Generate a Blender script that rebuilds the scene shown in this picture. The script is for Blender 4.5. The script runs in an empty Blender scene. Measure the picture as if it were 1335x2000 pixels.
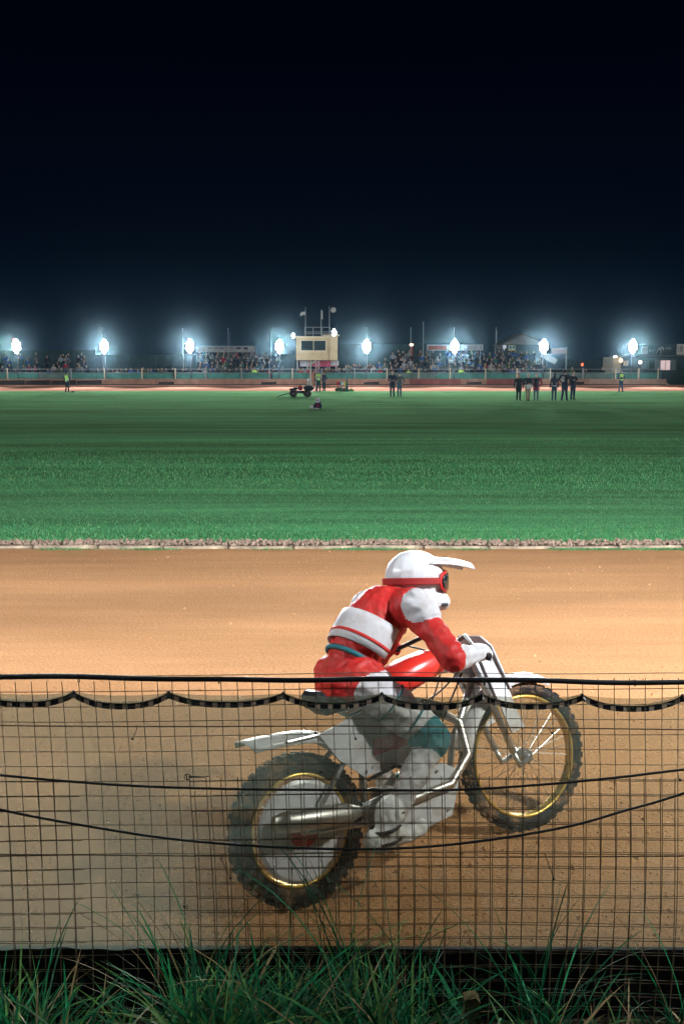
import bpy, math, random
import numpy as np
from mathutils import Vector, Matrix, Euler
R = math.radians
rnd = random.Random(7)
sc = bpy.context.scene
C = sc.collection

# ------------------------------------------------------------------ camera
F = 1944.0; CX, CY = 667.5, 1000.0; PITCH = math.atan(283.0/F); H = 2.05
cam_d = bpy.data.cameras.new('camera'); cam = bpy.data.objects.new('camera', cam_d); C.objects.link(cam)
cam.location = (0, 0, H); cam.rotation_euler = (math.pi/2-PITCH, 0, 0)
cam_d.sensor_fit = 'VERTICAL'; cam_d.sensor_height = 36; cam_d.lens = 36*F/2000
cam_d.clip_start = 0.05; cam_d.clip_end = 2000
sc.camera = cam
def ray(px, py):
    a = Vector(((px-CX)/F, 1.0, -(py-CY)/F))
    c, s = math.cos(PITCH), math.sin(PITCH)
    return Vector((a.x, a.y*c+a.z*s, -a.y*s+a.z*c))
def P(px, py, Y):                 # point where the sight line meets the plane y=Y
    r = ray(px, py); t = Y/r.y
    return Vector((r.x*t, Y, H+r.z*t))
def G(px, py, z=0.0):             # ... meets the ground
    r = ray(px, py); t = (z-H)/r.z
    return Vector((r.x*t, r.y*t, z))

# ------------------------------------------------------------------ world, render look
w = bpy.data.worlds.new('World'); sc.world = w; w.use_nodes = True
nt = w.node_tree; nt.nodes.clear()
out = nt.nodes.new('ShaderNodeOutputWorld'); bg = nt.nodes.new('ShaderNodeBackground')
tc = nt.nodes.new('ShaderNodeTexCoord'); sep = nt.nodes.new('ShaderNodeSeparateXYZ'); ra = nt.nodes.new('ShaderNodeValToRGB')
nt.links.new(tc.outputs['Generated'], sep.inputs[0]); nt.links.new(sep.outputs['Z'], ra.inputs[0])
nt.links.new(ra.outputs[0], bg.inputs[0]); nt.links.new(bg.outputs[0], out.inputs[0])
el = ra.color_ramp.elements
el[0].position = 0.0; el[0].color = (0.0008, 0.0062, 0.0150, 1)
el[1].position = 0.55; el[1].color = (0.0002, 0.0005, 0.0022, 1)
for p, c in ((0.035, (0.0008, 0.0052, 0.0130)), (0.12, (0.0004, 0.0026, 0.0075)), (0.28, (0.0002, 0.0008, 0.0035))):
    e = el.new(p); e.color = c+(1,)
bg.inputs[1].default_value = 1.0
sc.view_settings.view_transform = 'Standard'; sc.view_settings.look = 'None'
sc.view_settings.exposure = 0; sc.view_settings.gamma = 1
sc.render.engine = 'CYCLES'
sc.cycles.use_denoising = True
sc.cycles.sample_clamp_indirect = 2.0
sc.cycles.max_bounces = 5; sc.cycles.transparent_max_bounces = 24
sc.cycles.volume_bounces = 0; sc.cycles.diffuse_bounces = 2

# power of the lamps
NEAR_P = 4600.0; FAR_P = 105000.0
LAMP_C = (0.93, 0.97, 1.0)

# ------------------------------------------------------------------ materials
MATS = {}
def mat(name, col, rough=0.8, metal=0.0, noise=0.0, nscale=20.0, bump=0.0, bscale=60.0, spec=0.3, emit=None, estr=0.0):
    if name in MATS: return MATS[name]
    m = bpy.data.materials.new(name); m.use_nodes = True; n = m.node_tree; b = n.nodes['Principled BSDF']
    b.inputs['Base Color'].default_value = tuple(col)+(1,); b.inputs['Roughness'].default_value = rough
    b.inputs['Metallic'].default_value = metal; b.inputs['Specular IOR Level'].default_value = spec
    tcn = n.nodes.new('ShaderNodeTexCoord')
    if noise > 0:
        t = n.nodes.new('ShaderNodeTexNoise'); t.inputs['Scale'].default_value = nscale; t.inputs['Detail'].default_value = 5
        n.links.new(tcn.outputs['Object'], t.inputs['Vector'])
        mx = n.nodes.new('ShaderNodeMapRange'); mx.inputs[1].default_value = .3; mx.inputs[2].default_value = .7
        mx.inputs[3].default_value = 1-noise; mx.inputs[4].default_value = 1+noise*.5
        n.links.new(t.outputs[0], mx.inputs[0])
        vm = n.nodes.new('ShaderNodeVectorMath'); vm.operation = 'SCALE'; vm.inputs[0].default_value = col
        n.links.new(mx.outputs[0], vm.inputs['Scale']); n.links.new(vm.outputs[0], b.inputs['Base Color'])
    if bump > 0:
        t2 = n.nodes.new('ShaderNodeTexNoise'); t2.inputs['Scale'].default_value = bscale; t2.inputs['Detail'].default_value = 6
        n.links.new(tcn.outputs['Object'], t2.inputs['Vector'])
        bp = n.nodes.new('ShaderNodeBump'); bp.inputs['Strength'].default_value = bump; bp.inputs['Distance'].default_value = .01
        n.links.new(t2.outputs[0], bp.inputs['Height']); n.links.new(bp.outputs[0], b.inputs['Normal'])
    if emit:
        b.inputs['Emission Color'].default_value = tuple(emit)+(1,); b.inputs['Emission Strength'].default_value = estr
        m.cycles.emission_sampling = 'NONE'
    MATS[name] = m
    return m

def dirty(m, amt=.55, sc_=7.0, dc=(.33, .17, .08)):
    n = m.node_tree; b = n.nodes['Principled BSDF']; src = b.inputs['Base Color'].links[0].from_socket if b.inputs['Base Color'].links else None
    tc_ = n.nodes.new('ShaderNodeTexCoord'); t = n.nodes.new('ShaderNodeTexNoise'); t.inputs['Scale'].default_value = sc_; t.inputs['Detail'].default_value = 9; t.inputs['Roughness'].default_value = .78
    n.links.new(tc_.outputs['Object'], t.inputs['Vector']); r = n.nodes.new('ShaderNodeMapRange'); r.inputs[1].default_value = .50; r.inputs[2].default_value = .66; r.inputs[4].default_value = min(1, amt); r.clamp = True; n.links.new(t.outputs[0], r.inputs[0])
    x = n.nodes.new('ShaderNodeMix'); x.data_type = 'RGBA'; x.inputs[7].default_value = dc+(1,); n.links.new(r.outputs[0], x.inputs[0])
    if src: n.links.new(src, x.inputs[6])
    else: x.inputs[6].default_value = b.inputs['Base Color'].default_value
    n.links.new(x.outputs[2], b.inputs['Base Color']); return m
# ------------------------------------------------------------------ mesh helpers
class MB:
    def __init__(s): s.v = []; s.f = []; s.m = []
    def add(s, vs, fs, mi=0):
        k = len(s.v); s.v += [tuple(x) for x in vs]
        for f in fs: s.f.append(tuple(k+i for i in f)); s.m.append(mi)
    def box(s, c, d, rot=None, mi=0, bev=0.0):
        x, y, z = d[0]/2, d[1]/2, d[2]/2
        b = min(bev, x*.9, y*.9, z*.9)
        if b <= 0:
            vs = [Vector((i*x, j*y, k*z)) for i in (-1, 1) for j in (-1, 1) for k in (-1, 1)]
            fs = [(0,1,3,2), (4,6,7,5), (0,4,5,1), (2,3,7,6), (0,2,6,4), (1,5,7,3)]
        else:
            vs = []; fs = []; idx = {}
            for i in (-1, 1):
                for j in (-1, 1):
                    for k in (-1, 1):
                        for a in range(3):
                            q = [i*(x-b), j*(y-b), k*(z-b)]
                            q[a] = (i*x, j*y, k*z)[a]
                            idx[(i, j, k, a)] = len(vs); vs.append(Vector(q))
            for a in range(3):
                o1, o2 = [(1, 2), (0, 2), (0, 1)][a]
                for sg in (-1, 1):
                    q = []
                    for (u, w_) in ((-1, -1), (1, -1), (1, 1), (-1, 1)):
                        t = [0, 0, 0]; t[a] = sg; t[o1] = u; t[o2] = w_; q.append(idx[(t[0], t[1], t[2], a)])
                    fs.append(tuple(q))
                for u in (-1, 1):
                    for w_ in (-1, 1):
                        t1 = [0, 0, 0]; t1[a] = -1; t1[o1] = u; t1[o2] = w_; t2 = list(t1); t2[a] = 1
                        fs.append((idx[tuple(t1)+(o1,)], idx[tuple(t2)+(o1,)], idx[tuple(t2)+(o2,)], idx[tuple(t1)+(o2,)]))
            for i in (-1, 1):
                for j in (-1, 1):
                    for k in (-1, 1): fs.append(tuple(idx[(i, j, k, a)] for a in range(3)))
        if rot is not None:
            M = Euler(rot).to_matrix(); vs = [M @ q for q in vs]
        c = Vector(c); s.add([q+c for q in vs], fs, mi)
    def tube(s, pts, r, n=8, mi=0, cap=True, closed=False):
        pts = [Vector(p) for p in pts]; L = len(pts)
        rr = list(r) if isinstance(r, (list, tuple)) else [r]*L
        vs = []; up = Vector((0, 0, 1)); prev = None
        for i, p in enumerate(pts):
            if closed: t = pts[(i+1) % L]-pts[i-1]
            else: t = pts[min(i+1, L-1)]-pts[max(i-1, 0)]
            t.normalize()
            if prev is None:
                a = up if abs(t.z) < .9 else Vector((1, 0, 0)); u = t.cross(a).normalized()
            else:
                u = prev-t*prev.dot(t)
                u = u.normalized() if u.length > 1e-6 else t.cross(up).normalized()
            prev = u; v = t.cross(u)
            for k in range(n):
                a = 2*math.pi*k/n; vs.append(p+(u*math.cos(a)+v*math.sin(a))*rr[i])
        fs = []
        for i in range(L if closed else L-1):
            j = (i+1) % L
            for k in range(n): fs.append((i*n+k, i*n+(k+1) % n, j*n+(k+1) % n, j*n+k))
        if cap and not closed: fs += [tuple(range(n))[::-1], tuple(range((L-1)*n, L*n))]
        s.add(vs, fs, mi)
    def ell(s, c, r, n=12, m=8, mi=0, rot=None):
        M = Euler(rot).to_matrix() if rot else Matrix.Identity(3); c = Vector(c)
        vs = [M @ Vector((0, 0, -r[2]))+c]
        for j in range(1, m):
            th = math.pi*j/m-math.pi/2
            for i in range(n):
                a = 2*math.pi*i/n
                vs.append(M @ Vector((r[0]*math.cos(th)*math.cos(a), r[1]*math.cos(th)*math.sin(a), r[2]*math.sin(th)))+c)
        vs.append(M @ Vector((0, 0, r[2]))+c); e = len(vs)-1; fs = []
        for i in range(n): fs.append((0, 1+(i+1) % n, 1+i)); fs.append((e, 1+(m-2)*n+i, 1+(m-2)*n+(i+1) % n))
        for j in range(m-2):
            for i in range(n): fs.append((1+j*n+i, 1+j*n+(i+1) % n, 1+(j+1)*n+(i+1) % n, 1+(j+1)*n+i))
        s.add(vs, fs, mi)
    def torus(s, c, R_, r, axis='Y', n=48, m=10, mi=0):
        pts = []
        for i in range(n):
            a = 2*math.pi*i/n; q = (R_*math.cos(a), 0, R_*math.sin(a)) if axis == 'Y' else (R_*math.cos(a), R_*math.sin(a), 0)
            pts.append(Vector(c)+Vector(q))
        s.tube(pts, r, m, mi, closed=True)
    def prism(s, poly, y0, y1, mi=0):           # polygon in xz, extruded along y
        n = len(poly)
        vs = [(p[0], y0, p[1]) for p in poly]+[(p[0], y1, p[1]) for p in poly]
        fs = [tuple(range(n)), tuple(range(n, 2*n))[::-1]]+[(i, (i+1) % n, n+(i+1) % n, n+i)[::-1] for i in range(n)]
        s.add(vs, fs, mi)
    def mesh(s, name, mats, smooth=False):
        me = bpy.data.meshes.new(name); me.from_pydata(s.v, [], s.f)
        for m in (mats if isinstance(mats, (list, tuple)) else [mats]): me.materials.append(m)
        me.polygons.foreach_set('material_index', s.m)
        if smooth: me.polygons.foreach_set('use_smooth', [True]*len(s.f))
        me.update(); return me
    def build(s, name, mats, parent=None, smooth=False, loc=None):
        o = bpy.data.objects.new(name, s.mesh(name, mats, smooth)); C.objects.link(o)
        if parent: o.parent = parent
        if loc is not None: o.location = loc
        return o
def tag(o, label=None, cat=None, group=None, kind=None):
    if label: o['label'] = label
    if cat: o['category'] = cat
    if group: o['group'] = group
    if kind: o['kind'] = kind
    return o
def thing(name, label, cat, loc=(0, 0, 0), rz=0.0, group=None):
    o = bpy.data.objects.new(name, None); C.objects.link(o); o.empty_display_size = .2
    o.location = loc; o.rotation_euler = (0, 0, rz)
    return tag(o, label, cat, group)
KIDS = {}
def copy_tree(o, parent=None):
    c = o.copy(); C.objects.link(c)
    if parent: c.parent = parent
    for ch in [x for x in bpy.data.objects if x.parent == o]: copy_tree(ch, c)
    return c
def fused(name, caps, mats, voxel=.02, parent=None, smooth_it=3, folds=0):
    """caps: (a, b, ra, rb, zone) or ('e', centre, radii, zone) -> one continuous skin"""
    b = MB(); segs = []
    for c in caps:
        if c[0] == 'e':
            b.ell(c[1], c[2], 16, 12); r = sum(c[2])/3
            segs.append((Vector(c[1])-Vector((0, 0, c[2][2]*.5)), Vector(c[1])+Vector((0, 0, c[2][2]*.5)), r, r, c[3])); continue
        a, e, r0, r1, z = c; a = Vector(a); e = Vector(e); segs.append((a, e, r0, r1, z))
        d = e-a; L = max(d.length, 1e-4); t = d/L; pts = []; rr = []
        for k in range(4):
            f = math.sin(k/4*math.pi/2); pts.append(a-t*r0*(1-f)); rr.append(max(1e-4, r0*math.sqrt(max(0, 1-(1-f)**2))))
        pts.append(a); rr.append(r0); pts.append(e); rr.append(r1)
        for k in range(3, -1, -1):
            f = math.sin(k/4*math.pi/2); pts.append(e+t*r1*(1-f)); rr.append(max(1e-4, r1*math.sqrt(max(0, 1-(1-f)**2))))
        b.tube(pts, rr, 12)
    o = bpy.data.objects.new('tmp', b.mesh('tmp', [])); C.objects.link(o)
    md = o.modifiers.new('r', 'REMESH'); md.mode = 'VOXEL'; md.voxel_size = voxel; md.use_smooth_shade = True
    if smooth_it:
        ms = o.modifiers.new('s', 'SMOOTH'); ms.iterations = smooth_it; ms.factor = .5
    dg = bpy.context.evaluated_depsgraph_get(); dg.update()
    me = bpy.data.meshes.new_from_object(o.evaluated_get(dg)); bpy.data.objects.remove(o)
    me.name = name; me.materials.clear()
    for m in mats: me.materials.append(m)
    if folds:
        from mathutils import noise as NZ
        nrm_ = [v.normal.copy() for v in me.vertices]
        for v, vn in zip(me.vertices, nrm_):
            p_ = v.co.copy(); f_ = NZ.noise(Vector((p_.x*9, p_.y*9, p_.z*22)))+.5*NZ.noise(p_*38)
            v.co = p_+vn*folds*f_
    n = len(me.polygons); ctr = np.empty(n*3); me.polygons.foreach_get('center', ctr); ctr = ctr.reshape(-1, 3)
    best = np.full(n, 1e9); zi = np.zeros(n, int)
    for a, e, r0, r1, z in segs:
        a = np.array(a); e = np.array(e); d = e-a; L2 = max(d@d, 1e-9)
        t = np.clip(((ctr-a)@d)/L2, 0, 1); q = np.linalg.norm(ctr-(a+t[:, None]*d), axis=1)-(r0+(r1-r0)*t)
        k = q < best; best[k] = q[k]; zi[k] = z
    me.polygons.foreach_set('material_index', zi.astype(np.int32)); me.polygons.foreach_set('use_smooth', [True]*n); me.update()
    ob = bpy.data.objects.new(name, me); C.objects.link(ob)
    if parent: ob.parent = parent
    return ob
def surf(name, xs, ys, zf, m, kind='structure', label=None):
    nx, ny = len(xs), len(ys)
    v = [(x, y, zf(x, y)) for y in ys for x in xs]
    f = [(j*nx+i, j*nx+i+1, (j+1)*nx+i+1, (j+1)*nx+i) for j in range(ny-1) for i in range(nx-1)]
    b = MB(); b.add(v, f); o = b.build(name, m, smooth=True); tag(o, kind=kind)
    return o

# ------------------------------------------------------------------ ground, track, infield
def ground_mat(name, c1, c2, c3, sx, sy, fine, bump, bd=.02, streak=.5, band=None):
    m = bpy.data.materials.new(name); m.use_nodes = True; n = m.node_tree; b = n.nodes['Principled BSDF']
    b.inputs['Roughness'].default_value = 1; b.inputs['Specular IOR Level'].default_value = 0
    if band and band[1] < 1: b.inputs['Sheen Weight'].default_value = .10; b.inputs['Sheen Roughness'].default_value = .6; b.inputs['Sheen Tint'].default_value = (.75, .80, .40, 1)
    tc = n.nodes.new('ShaderNodeTexCoord')
    mp = n.nodes.new('ShaderNodeMapping'); mp.inputs['Scale'].default_value = (sx, sy, 1)
    n.links.new(tc.outputs['Object'], mp.inputs[0])
    t1 = n.nodes.new('ShaderNodeTexNoise'); t1.inputs['Scale'].default_value = 1; t1.inputs['Detail'].default_value = 7; t1.inputs['Roughness'].default_value = .65
    n.links.new(mp.outputs[0], t1.inputs['Vector'])
    r1 = n.nodes.new('ShaderNodeValToRGB'); n.links.new(t1.outputs[0], r1.inputs[0])
    r1.color_ramp.elements[0].position = .36; r1.color_ramp.elements[0].color = c1+(1,)
    r1.color_ramp.elements[1].position = .64; r1.color_ramp.elements[1].color = c2+(1,)
    t2 = n.nodes.new('ShaderNodeTexNoise'); t2.inputs['Scale'].default_value = fine; t2.inputs['Detail'].default_value = 5; t2.inputs['Roughness'].default_value = .7
    n.links.new(tc.outputs['Object'], t2.inputs['Vector'])
    r2 = n.nodes.new('ShaderNodeMapRange'); r2.inputs[1].default_value = .38; r2.inputs[2].default_value = .62
    n.links.new(t2.outputs[0], r2.inputs[0])
    mx = n.nodes.new('ShaderNodeMix'); mx.data_type = 'RGBA'; mx.inputs[7].default_value = c3+(1,)
    mu = n.nodes.new('ShaderNodeMath'); mu.operation = 'MULTIPLY'; mu.inputs[1].default_value = streak
    n.links.new(r2.outputs[0], mu.inputs[0]); n.links.new(mu.outputs[0], mx.inputs[0])
    n.links.new(r1.outputs[0], mx.inputs[6]); n.links.new(mx.outputs[2], b.inputs['Base Color'])
    if band:
        mq = n.nodes.new('ShaderNodeMapping'); mq.inputs['Scale'].default_value = (band[0], band[1], 1); n.links.new(tc.outputs['Object'], mq.inputs[0])
        tb = n.nodes.new('ShaderNodeTexNoise'); tb.inputs['Scale'].default_value = 1; tb.inputs['Detail'].default_value = 3; n.links.new(mq.outputs[0], tb.inputs['Vector'])
        rb = n.nodes.new('ShaderNodeMapRange'); rb.inputs[1].default_value = .35; rb.inputs[2].default_value = .65; rb.inputs[3].default_value = band[2]; rb.inputs[4].default_value = band[3]; n.links.new(tb.outputs[0], rb.inputs[0])
        vs_ = n.nodes.new('ShaderNodeVectorMath'); vs_.operation = 'SCALE'; n.links.new(mx.outputs[2], vs_.inputs[0]); n.links.new(rb.outputs[0], vs_.inputs['Scale']); n.links.new(vs_.outputs[0], b.inputs['Base Color'])
    bp = n.nodes.new('ShaderNodeBump'); bp.inputs['Strength'].default_value = bump; bp.inputs['Distance'].default_value = bd
    n.links.new(t2.outputs[0], bp.inputs['Height'])
    bp2 = n.nodes.new('ShaderNodeBump'); bp2.inputs['Strength'].default_value = bump*.6; bp2.inputs['Distance'].default_value = bd*1.5
    n.links.new(t1.outputs[0], bp2.inputs['Height']); n.links.new(bp.outputs[0], bp2.inputs['Normal']); n.links.new(bp2.outputs[0], b.inputs['Normal'])
    return m
m_soil = mat('dark soil', (.045, .035, .022), .95, noise=.4, nscale=6, bump=.6)
m_track = ground_mat('shale', (.50, .265, .130), (.58, .315, .160), (.34, .17, .075), .35, 3.2, 46, 1.0, .014, .65, band=(.22, 1.0, .84, 1.10))
m_ftrack = ground_mat('far shale', (.36, .17, .115), (.50, .27, .19), (.26, .12, .08), .05, 1.1, 8, .5, .03, .35)
m_grass = ground_mat('mown grass', (.028, .19, .080), (.078, .33, .135), (.014, .11, .055), .09, 1.5, 13, 1.0, .06, .55, band=(.10, .75, .68, 1.30))

def lin(a, b, n): return [a+(b-a)*i/(n-1) for i in range(n)]
KERB_Y = G(667, 1072).y; FAR_G = G(667, 764).y; BOARD_Y = 3.10; FENCE_Y = 3.0; WALL_Y = 108.0
surf('terrain', [-600, -100, 0, 100, 600], [BOARD_Y+.2, 60, 120, 200, 900], lambda x, y: -.05, m_soil)
surf('viewing_bank', lin(-9, 9, 37), [-6, -2, 0, 1.2, 2.0, 2.5, 2.9, BOARD_Y-.02], lambda x, y: -.13+.015*math.sin(x*5+y*3), m_soil)
def track_z(x, y): return .0
surf('near_track', lin(-60, 60, 61), [BOARD_Y-.01, 4, 6, 8, 10, KERB_Y], track_z, m_track)
surf('infield_grass', lin(-90, 90, 91), [KERB_Y+.32]+lin(14, FAR_G, 40), lambda x, y: .012+.02*math.sin(y*.55+.35*math.sin(x*.12)), m_grass)
def ft_z(x, y): t = (y-FAR_G)/(WALL_Y-FAR_G); return .0+.14*max(0, t)
surf('far_track', lin(-120, 120, 31), lin(FAR_G, WALL_Y+1, 12), ft_z, m_ftrack)

# ------------------------------------------------------------------ kerb, rubble, blades
m_kerb = mat('kerb concrete', (.36, .28, .20), .9, noise=.6, nscale=7, bump=.5, bscale=40)
kb = MB(); kb.box((0, 0, .004), (.722, .062, .058), bev=.016); km = kb.mesh('kerb_stone', m_kerb)
first = None
KX0 = G(65, 1072).x
for i in range(-13, 15):
    o = bpy.data.objects.new('kerb_stone', km); C.objects.link(o)
    o.location = (KX0+.365+i*.742, KERB_Y+.03+rnd.uniform(-.012, .012), rnd.uniform(-.008, .006)); o.rotation_euler = (rnd.uniform(-.03, .03), rnd.uniform(-.008, .008), rnd.uniform(-.012, .012))
    tag(o, 'pale concrete kerb stone laid between rubble strip and orange track', 'kerb stone', 'kerb stones edging the infield')
m_rub = mat('rubble', (.31, .22, .165), .95, noise=.45, nscale=9, bump=.6, bscale=50)
b = MB()
for i in range(3600):
    x = rnd.uniform(-9, 9); y = KERB_Y+.08+rnd.random()**.8*.30
    r = rnd.uniform(.010, .027)
    b.ell((x, y, .015+r*.3+rnd.random()*.02), (r*rnd.uniform(.8, 1.5), r, r*rnd.uniform(.5, .9)), 5, 3, rot=(rnd.random()*3, rnd.random()*3, rnd.random()*3))
tag(b.build('gravel', m_rub), kind='stuff', label='tan broken rubble strip along the kerb', cat='gravel')
surf('rubble_bed', [-60, -9, 9, 60], [KERB_Y, KERB_Y+.2, KERB_Y+.4], lambda x, y: .006, m_rub)
def blades(name, N, posf, hf, wf, mats, seg=1, bendf=lambda: .4, kind='stuff', label=None, cat='grass', seed=1, mi_f=None):
    g = np.random.default_rng(seed); V = []; Fc = []; M = []
    for i in range(N):
        x, y, z = posf(g); h = hf(g, x, y); wd = wf(g); a = g.uniform(0, 6.283); bd = bendf()*g.uniform(.4, 1.6); ca, sa = math.cos(a), math.sin(a)
        fa = g.uniform(0, 6.283); wx, wy = math.cos(fa)*wd/2, math.sin(fa)*wd/2; k = len(V)
        for s in range(seg):
            t = s/seg; q = bd*h*t*t; zz = z+h*(t-.35*bd*t*t*t); f = 1-t*.45
            V.append((x+ca*q-wx*f, y+sa*q-wy*f, zz)); V.append((x+ca*q+wx*f, y+sa*q+wy*f, zz))
        V.append((x+ca*bd*h, y+sa*bd*h, z+h*(1-.35*bd)))
        mi = mi_f(g, x, y) if mi_f else 0
        for s in range(seg-1): Fc.append((k+2*s, k+2*s+1, k+2*s+3, k+2*s+2)); M.append(mi)
        Fc.append((k+2*seg-2, k+2*seg-1, k+2*seg)); M.append(mi)
    b = MB(); b.v = V; b.f = Fc; b.m = M
    o = b.build(name, mats); tag(o, label, cat, kind=kind); return o
def leafmat(name, c, tr=.25):
    m = bpy.data.materials.new(name); m.use_nodes = True; n = m.node_tree; b = n.nodes['Principled BSDF']
    b.inputs['Base Color'].default_value = c+(1,); b.inputs['Roughness'].default_value = .55; b.inputs['Specular IOR Level'].default_value = .35
    t = n.nodes.new('ShaderNodeBsdfTranslucent'); t.inputs[0].default_value = c+(1,); mx = n.nodes.new('ShaderNodeMixShader'); mx.inputs[0].default_value = tr
    n.links.new(b.outputs[0], mx.inputs[1]); n.links.new(t.outputs[0], mx.inputs[2]); n.links.new(mx.outputs[0], n.nodes['Material Output'].inputs[0])
    return m
g1 = leafmat('turf a', (.035, .20, .07)); g2 = leafmat('turf b', (.085, .31, .11)); g3 = leafmat('turf c', (.20, .36, .15))
def pos_in(g):
    t = g.random()**1.9; y = KERB_Y+.34+t*17; return (g.uniform(-1, 1)*(y*.38+.3), y, .005)
blades('infield_turf', 110000, pos_in, lambda g, x, y: g.uniform(.025, .055)*(1+y*.012), lambda g: g.uniform(.006, .014), [g1, g2, g3], label='short mown turf of the infield beyond the rubble strip', mi_f=lambda g, x, y: int(g.choice(3, p=[.45, .45, .10])))
def pos_w(g):
    x = g.uniform(-5, 5)
    while (math.sin(x*2.1+1)+math.sin(x*5.3))*.5+.1*x < g.uniform(-.3, 1.2): x = g.uniform(-5, 5)
    return (x, KERB_Y-.05+g.normal()*.025, 0)
blades('kerb_weeds', 4200, pos_w, lambda g, x, y: g.uniform(.01, .035), lambda g: .009, [g1, g2, g3], label='thin green weeds along the track side of the kerb', cat='weeds', seed=3, mi_f=lambda g, x, y: int(g.choice(3)))

b = MB()
for i in range(7000):
    y = 3.3+rnd.random()**1.3*7.7; x = rnd.uniform(-1, 1)*(y*.40+.4); r = rnd.uniform(.003, .009)*(1 if rnd.random() < .9 else 2.2)
    k = len(b.v); a = rnd.random()*3
    b.add([(x+r*math.cos(a), y+r*math.sin(a), -.001), (x+r*math.cos(a+2), y+r*math.sin(a+2), -.001), (x+r*math.cos(a+4.1), y+r*math.sin(a+4.1), -.001), (x, y, r*rnd.uniform(.5, 1.1))], [(0, 1, 3), (1, 2, 3), (2, 0, 3)])
tag(b.build('loose_shale', m_track), kind='stuff', label='loose crumbs of shale scattered over the near track', cat='shale')
# ------------------------------------------------------------------ foreground fence
m_wire = mat('weathered wire', (.20, .17, .12), .55, metal=.3, noise=.5, nscale=30)
m_wire2 = mat('rusty wire', (.12, .08, .05), .7, metal=.2, noise=.5, nscale=25)
m_black = mat('black rubber', (.012, .014, .016), .45, noise=.3, nscale=40, spec=.4)
m_cable = mat('black cable', (.008, .009, .011), .5, spec=.4)
m_board = mat('dark board', (.012, .012, .014), .8, noise=.5, nscale=5, bump=.3)
m_wood = mat('grey wood', (.16, .12, .07), .85, noise=.4, nscale=12, bump=.5)
fence = thing('wire_mesh_fence', 'near wire mesh fence with black ribbed hose along its top', 'fence', (0, FENCE_Y, 0))
fence_inv = Vector((0, FENCE_Y, 0))
SQ = .0494
def wob(a, b, s): return .0035*math.sin(a*2.3+b*1.1+s)+.0022*math.sin(a*5.1+b*3.7+s*2)+.0012*math.sin(b*9.0+a*7+s*3)
def mesh_panel(name, x0, x1, z0, z1, dy, m, seed, rw=.00125, skip=0, label=None, zsag=None):
    b = MB(); nx = int(round((x1-x0)/SQ)); nz = int(round((z1-z0)/SQ)); step = .06
    g = random.Random(seed)
    warp = lambda x, z: (x+wob(z, x, seed)+ (.02*math.sin(z*2.2+seed))*(0.5+.5*math.sin(x*1.3+seed)), dy+.006*math.sin(x*3+z*2+seed), z+wob(x, z, seed+4)+.006*math.sin(x*1.7+seed))
    for i in range(nx+1):
        x = x0+i*SQ; n = max(2, int((z1-z0)/step)); xo = g.uniform(-.0025, .0025)
        b.tube([warp(x+xo, z0+(z1-z0)*k/n) for k in range(n+1)], rw, 4, cap=False)
    for j in range(nz+1):
        z = z0+j*SQ; n = int((x1-x0)/step)
        b.tube([tuple(Vector(warp(x0+(x1-x0)*k/n, z))+Vector((0, .0025, 0))) for k in range(n+1)], rw, 4, cap=False)
    o = b.build(name, m, fence)
    if label: o['label'] = label
    return o
HX = 2.6
ztop = P(667, 1328, FENCE_Y).z; zbot = P(667, 1998, FENCE_Y).z-.08
mesh_panel('wire_mesh', -HX, HX, zbot+.03, ztop, 0, m_wire, 1, .0013)
mesh_panel('wire_mesh', -HX+.006, P(150, 1500, 3).x, zbot+.03+.007, P(100, 1515, 3).z, -.022, m_wire2, 1.15, .0013, label='second layer of wire mesh wired over the left end')
mesh_panel('wire_mesh', -HX+SQ*round((P(365, 1500, 3).x+HX)/SQ)-.006, HX, zbot+.03+.005, P(700, 1515, 3).z, -.020, m_wire2, 1.2, .0014, label='rusty lower layer of wire mesh, doubled over the first')
# hose
pts = [(x, -.004, P(667, 1325, 3).z+(x-0)*-.006+.004*math.sin(x*4)+.003*math.sin(x*9+1)) for x in lin(-HX, HX, 130)]
pts = [(p[0], p[1], P(0, 1322, 3).z+(P(1335, 1331, 3).z-P(0, 1322, 3).z)*((p[0]+1.05)/2.1)+.003*math.sin(p[0]*5)+.0015*math.sin(p[0]*13)) for p in pts]
b = MB(); b.tube(pts, .0083, 12); hose = b.build('top_hose', m_black, fence, smooth=True)
b = MB()   # ribs of the corrugated hose, left end
for i in range(260):
    x = -HX+i*.0075
    if x > P(430, 1325, 3).x: break
    z = P(0, 1322, 3).z+(P(1335, 1331, 3).z-P(0, 1322, 3).z)*((x+1.05)/2.1)+.003*math.sin(x*5)+.0015*math.sin(x*13)
    b.tube([(x-.0018, -.004, z), (x, -.004, z), (x+.0018, -.004, z)], [.0083, .0098, .0083], 12)
b.build('hose_rib', m_black, hose, smooth=True)
for px in (155, 428, 685, 945, 1238):
    p = P(px, 1326, 3); b = MB(); b.torus((0, 0, 0), .0098, .0016, n=16, m=6)
    o = b.build('cable_tie', m_cable, fence); o.location = (p.x, -.004, P(px, 1325+px*.006, 3).z-.001); o.rotation_euler = (0, 0, math.pi/2)
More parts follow.
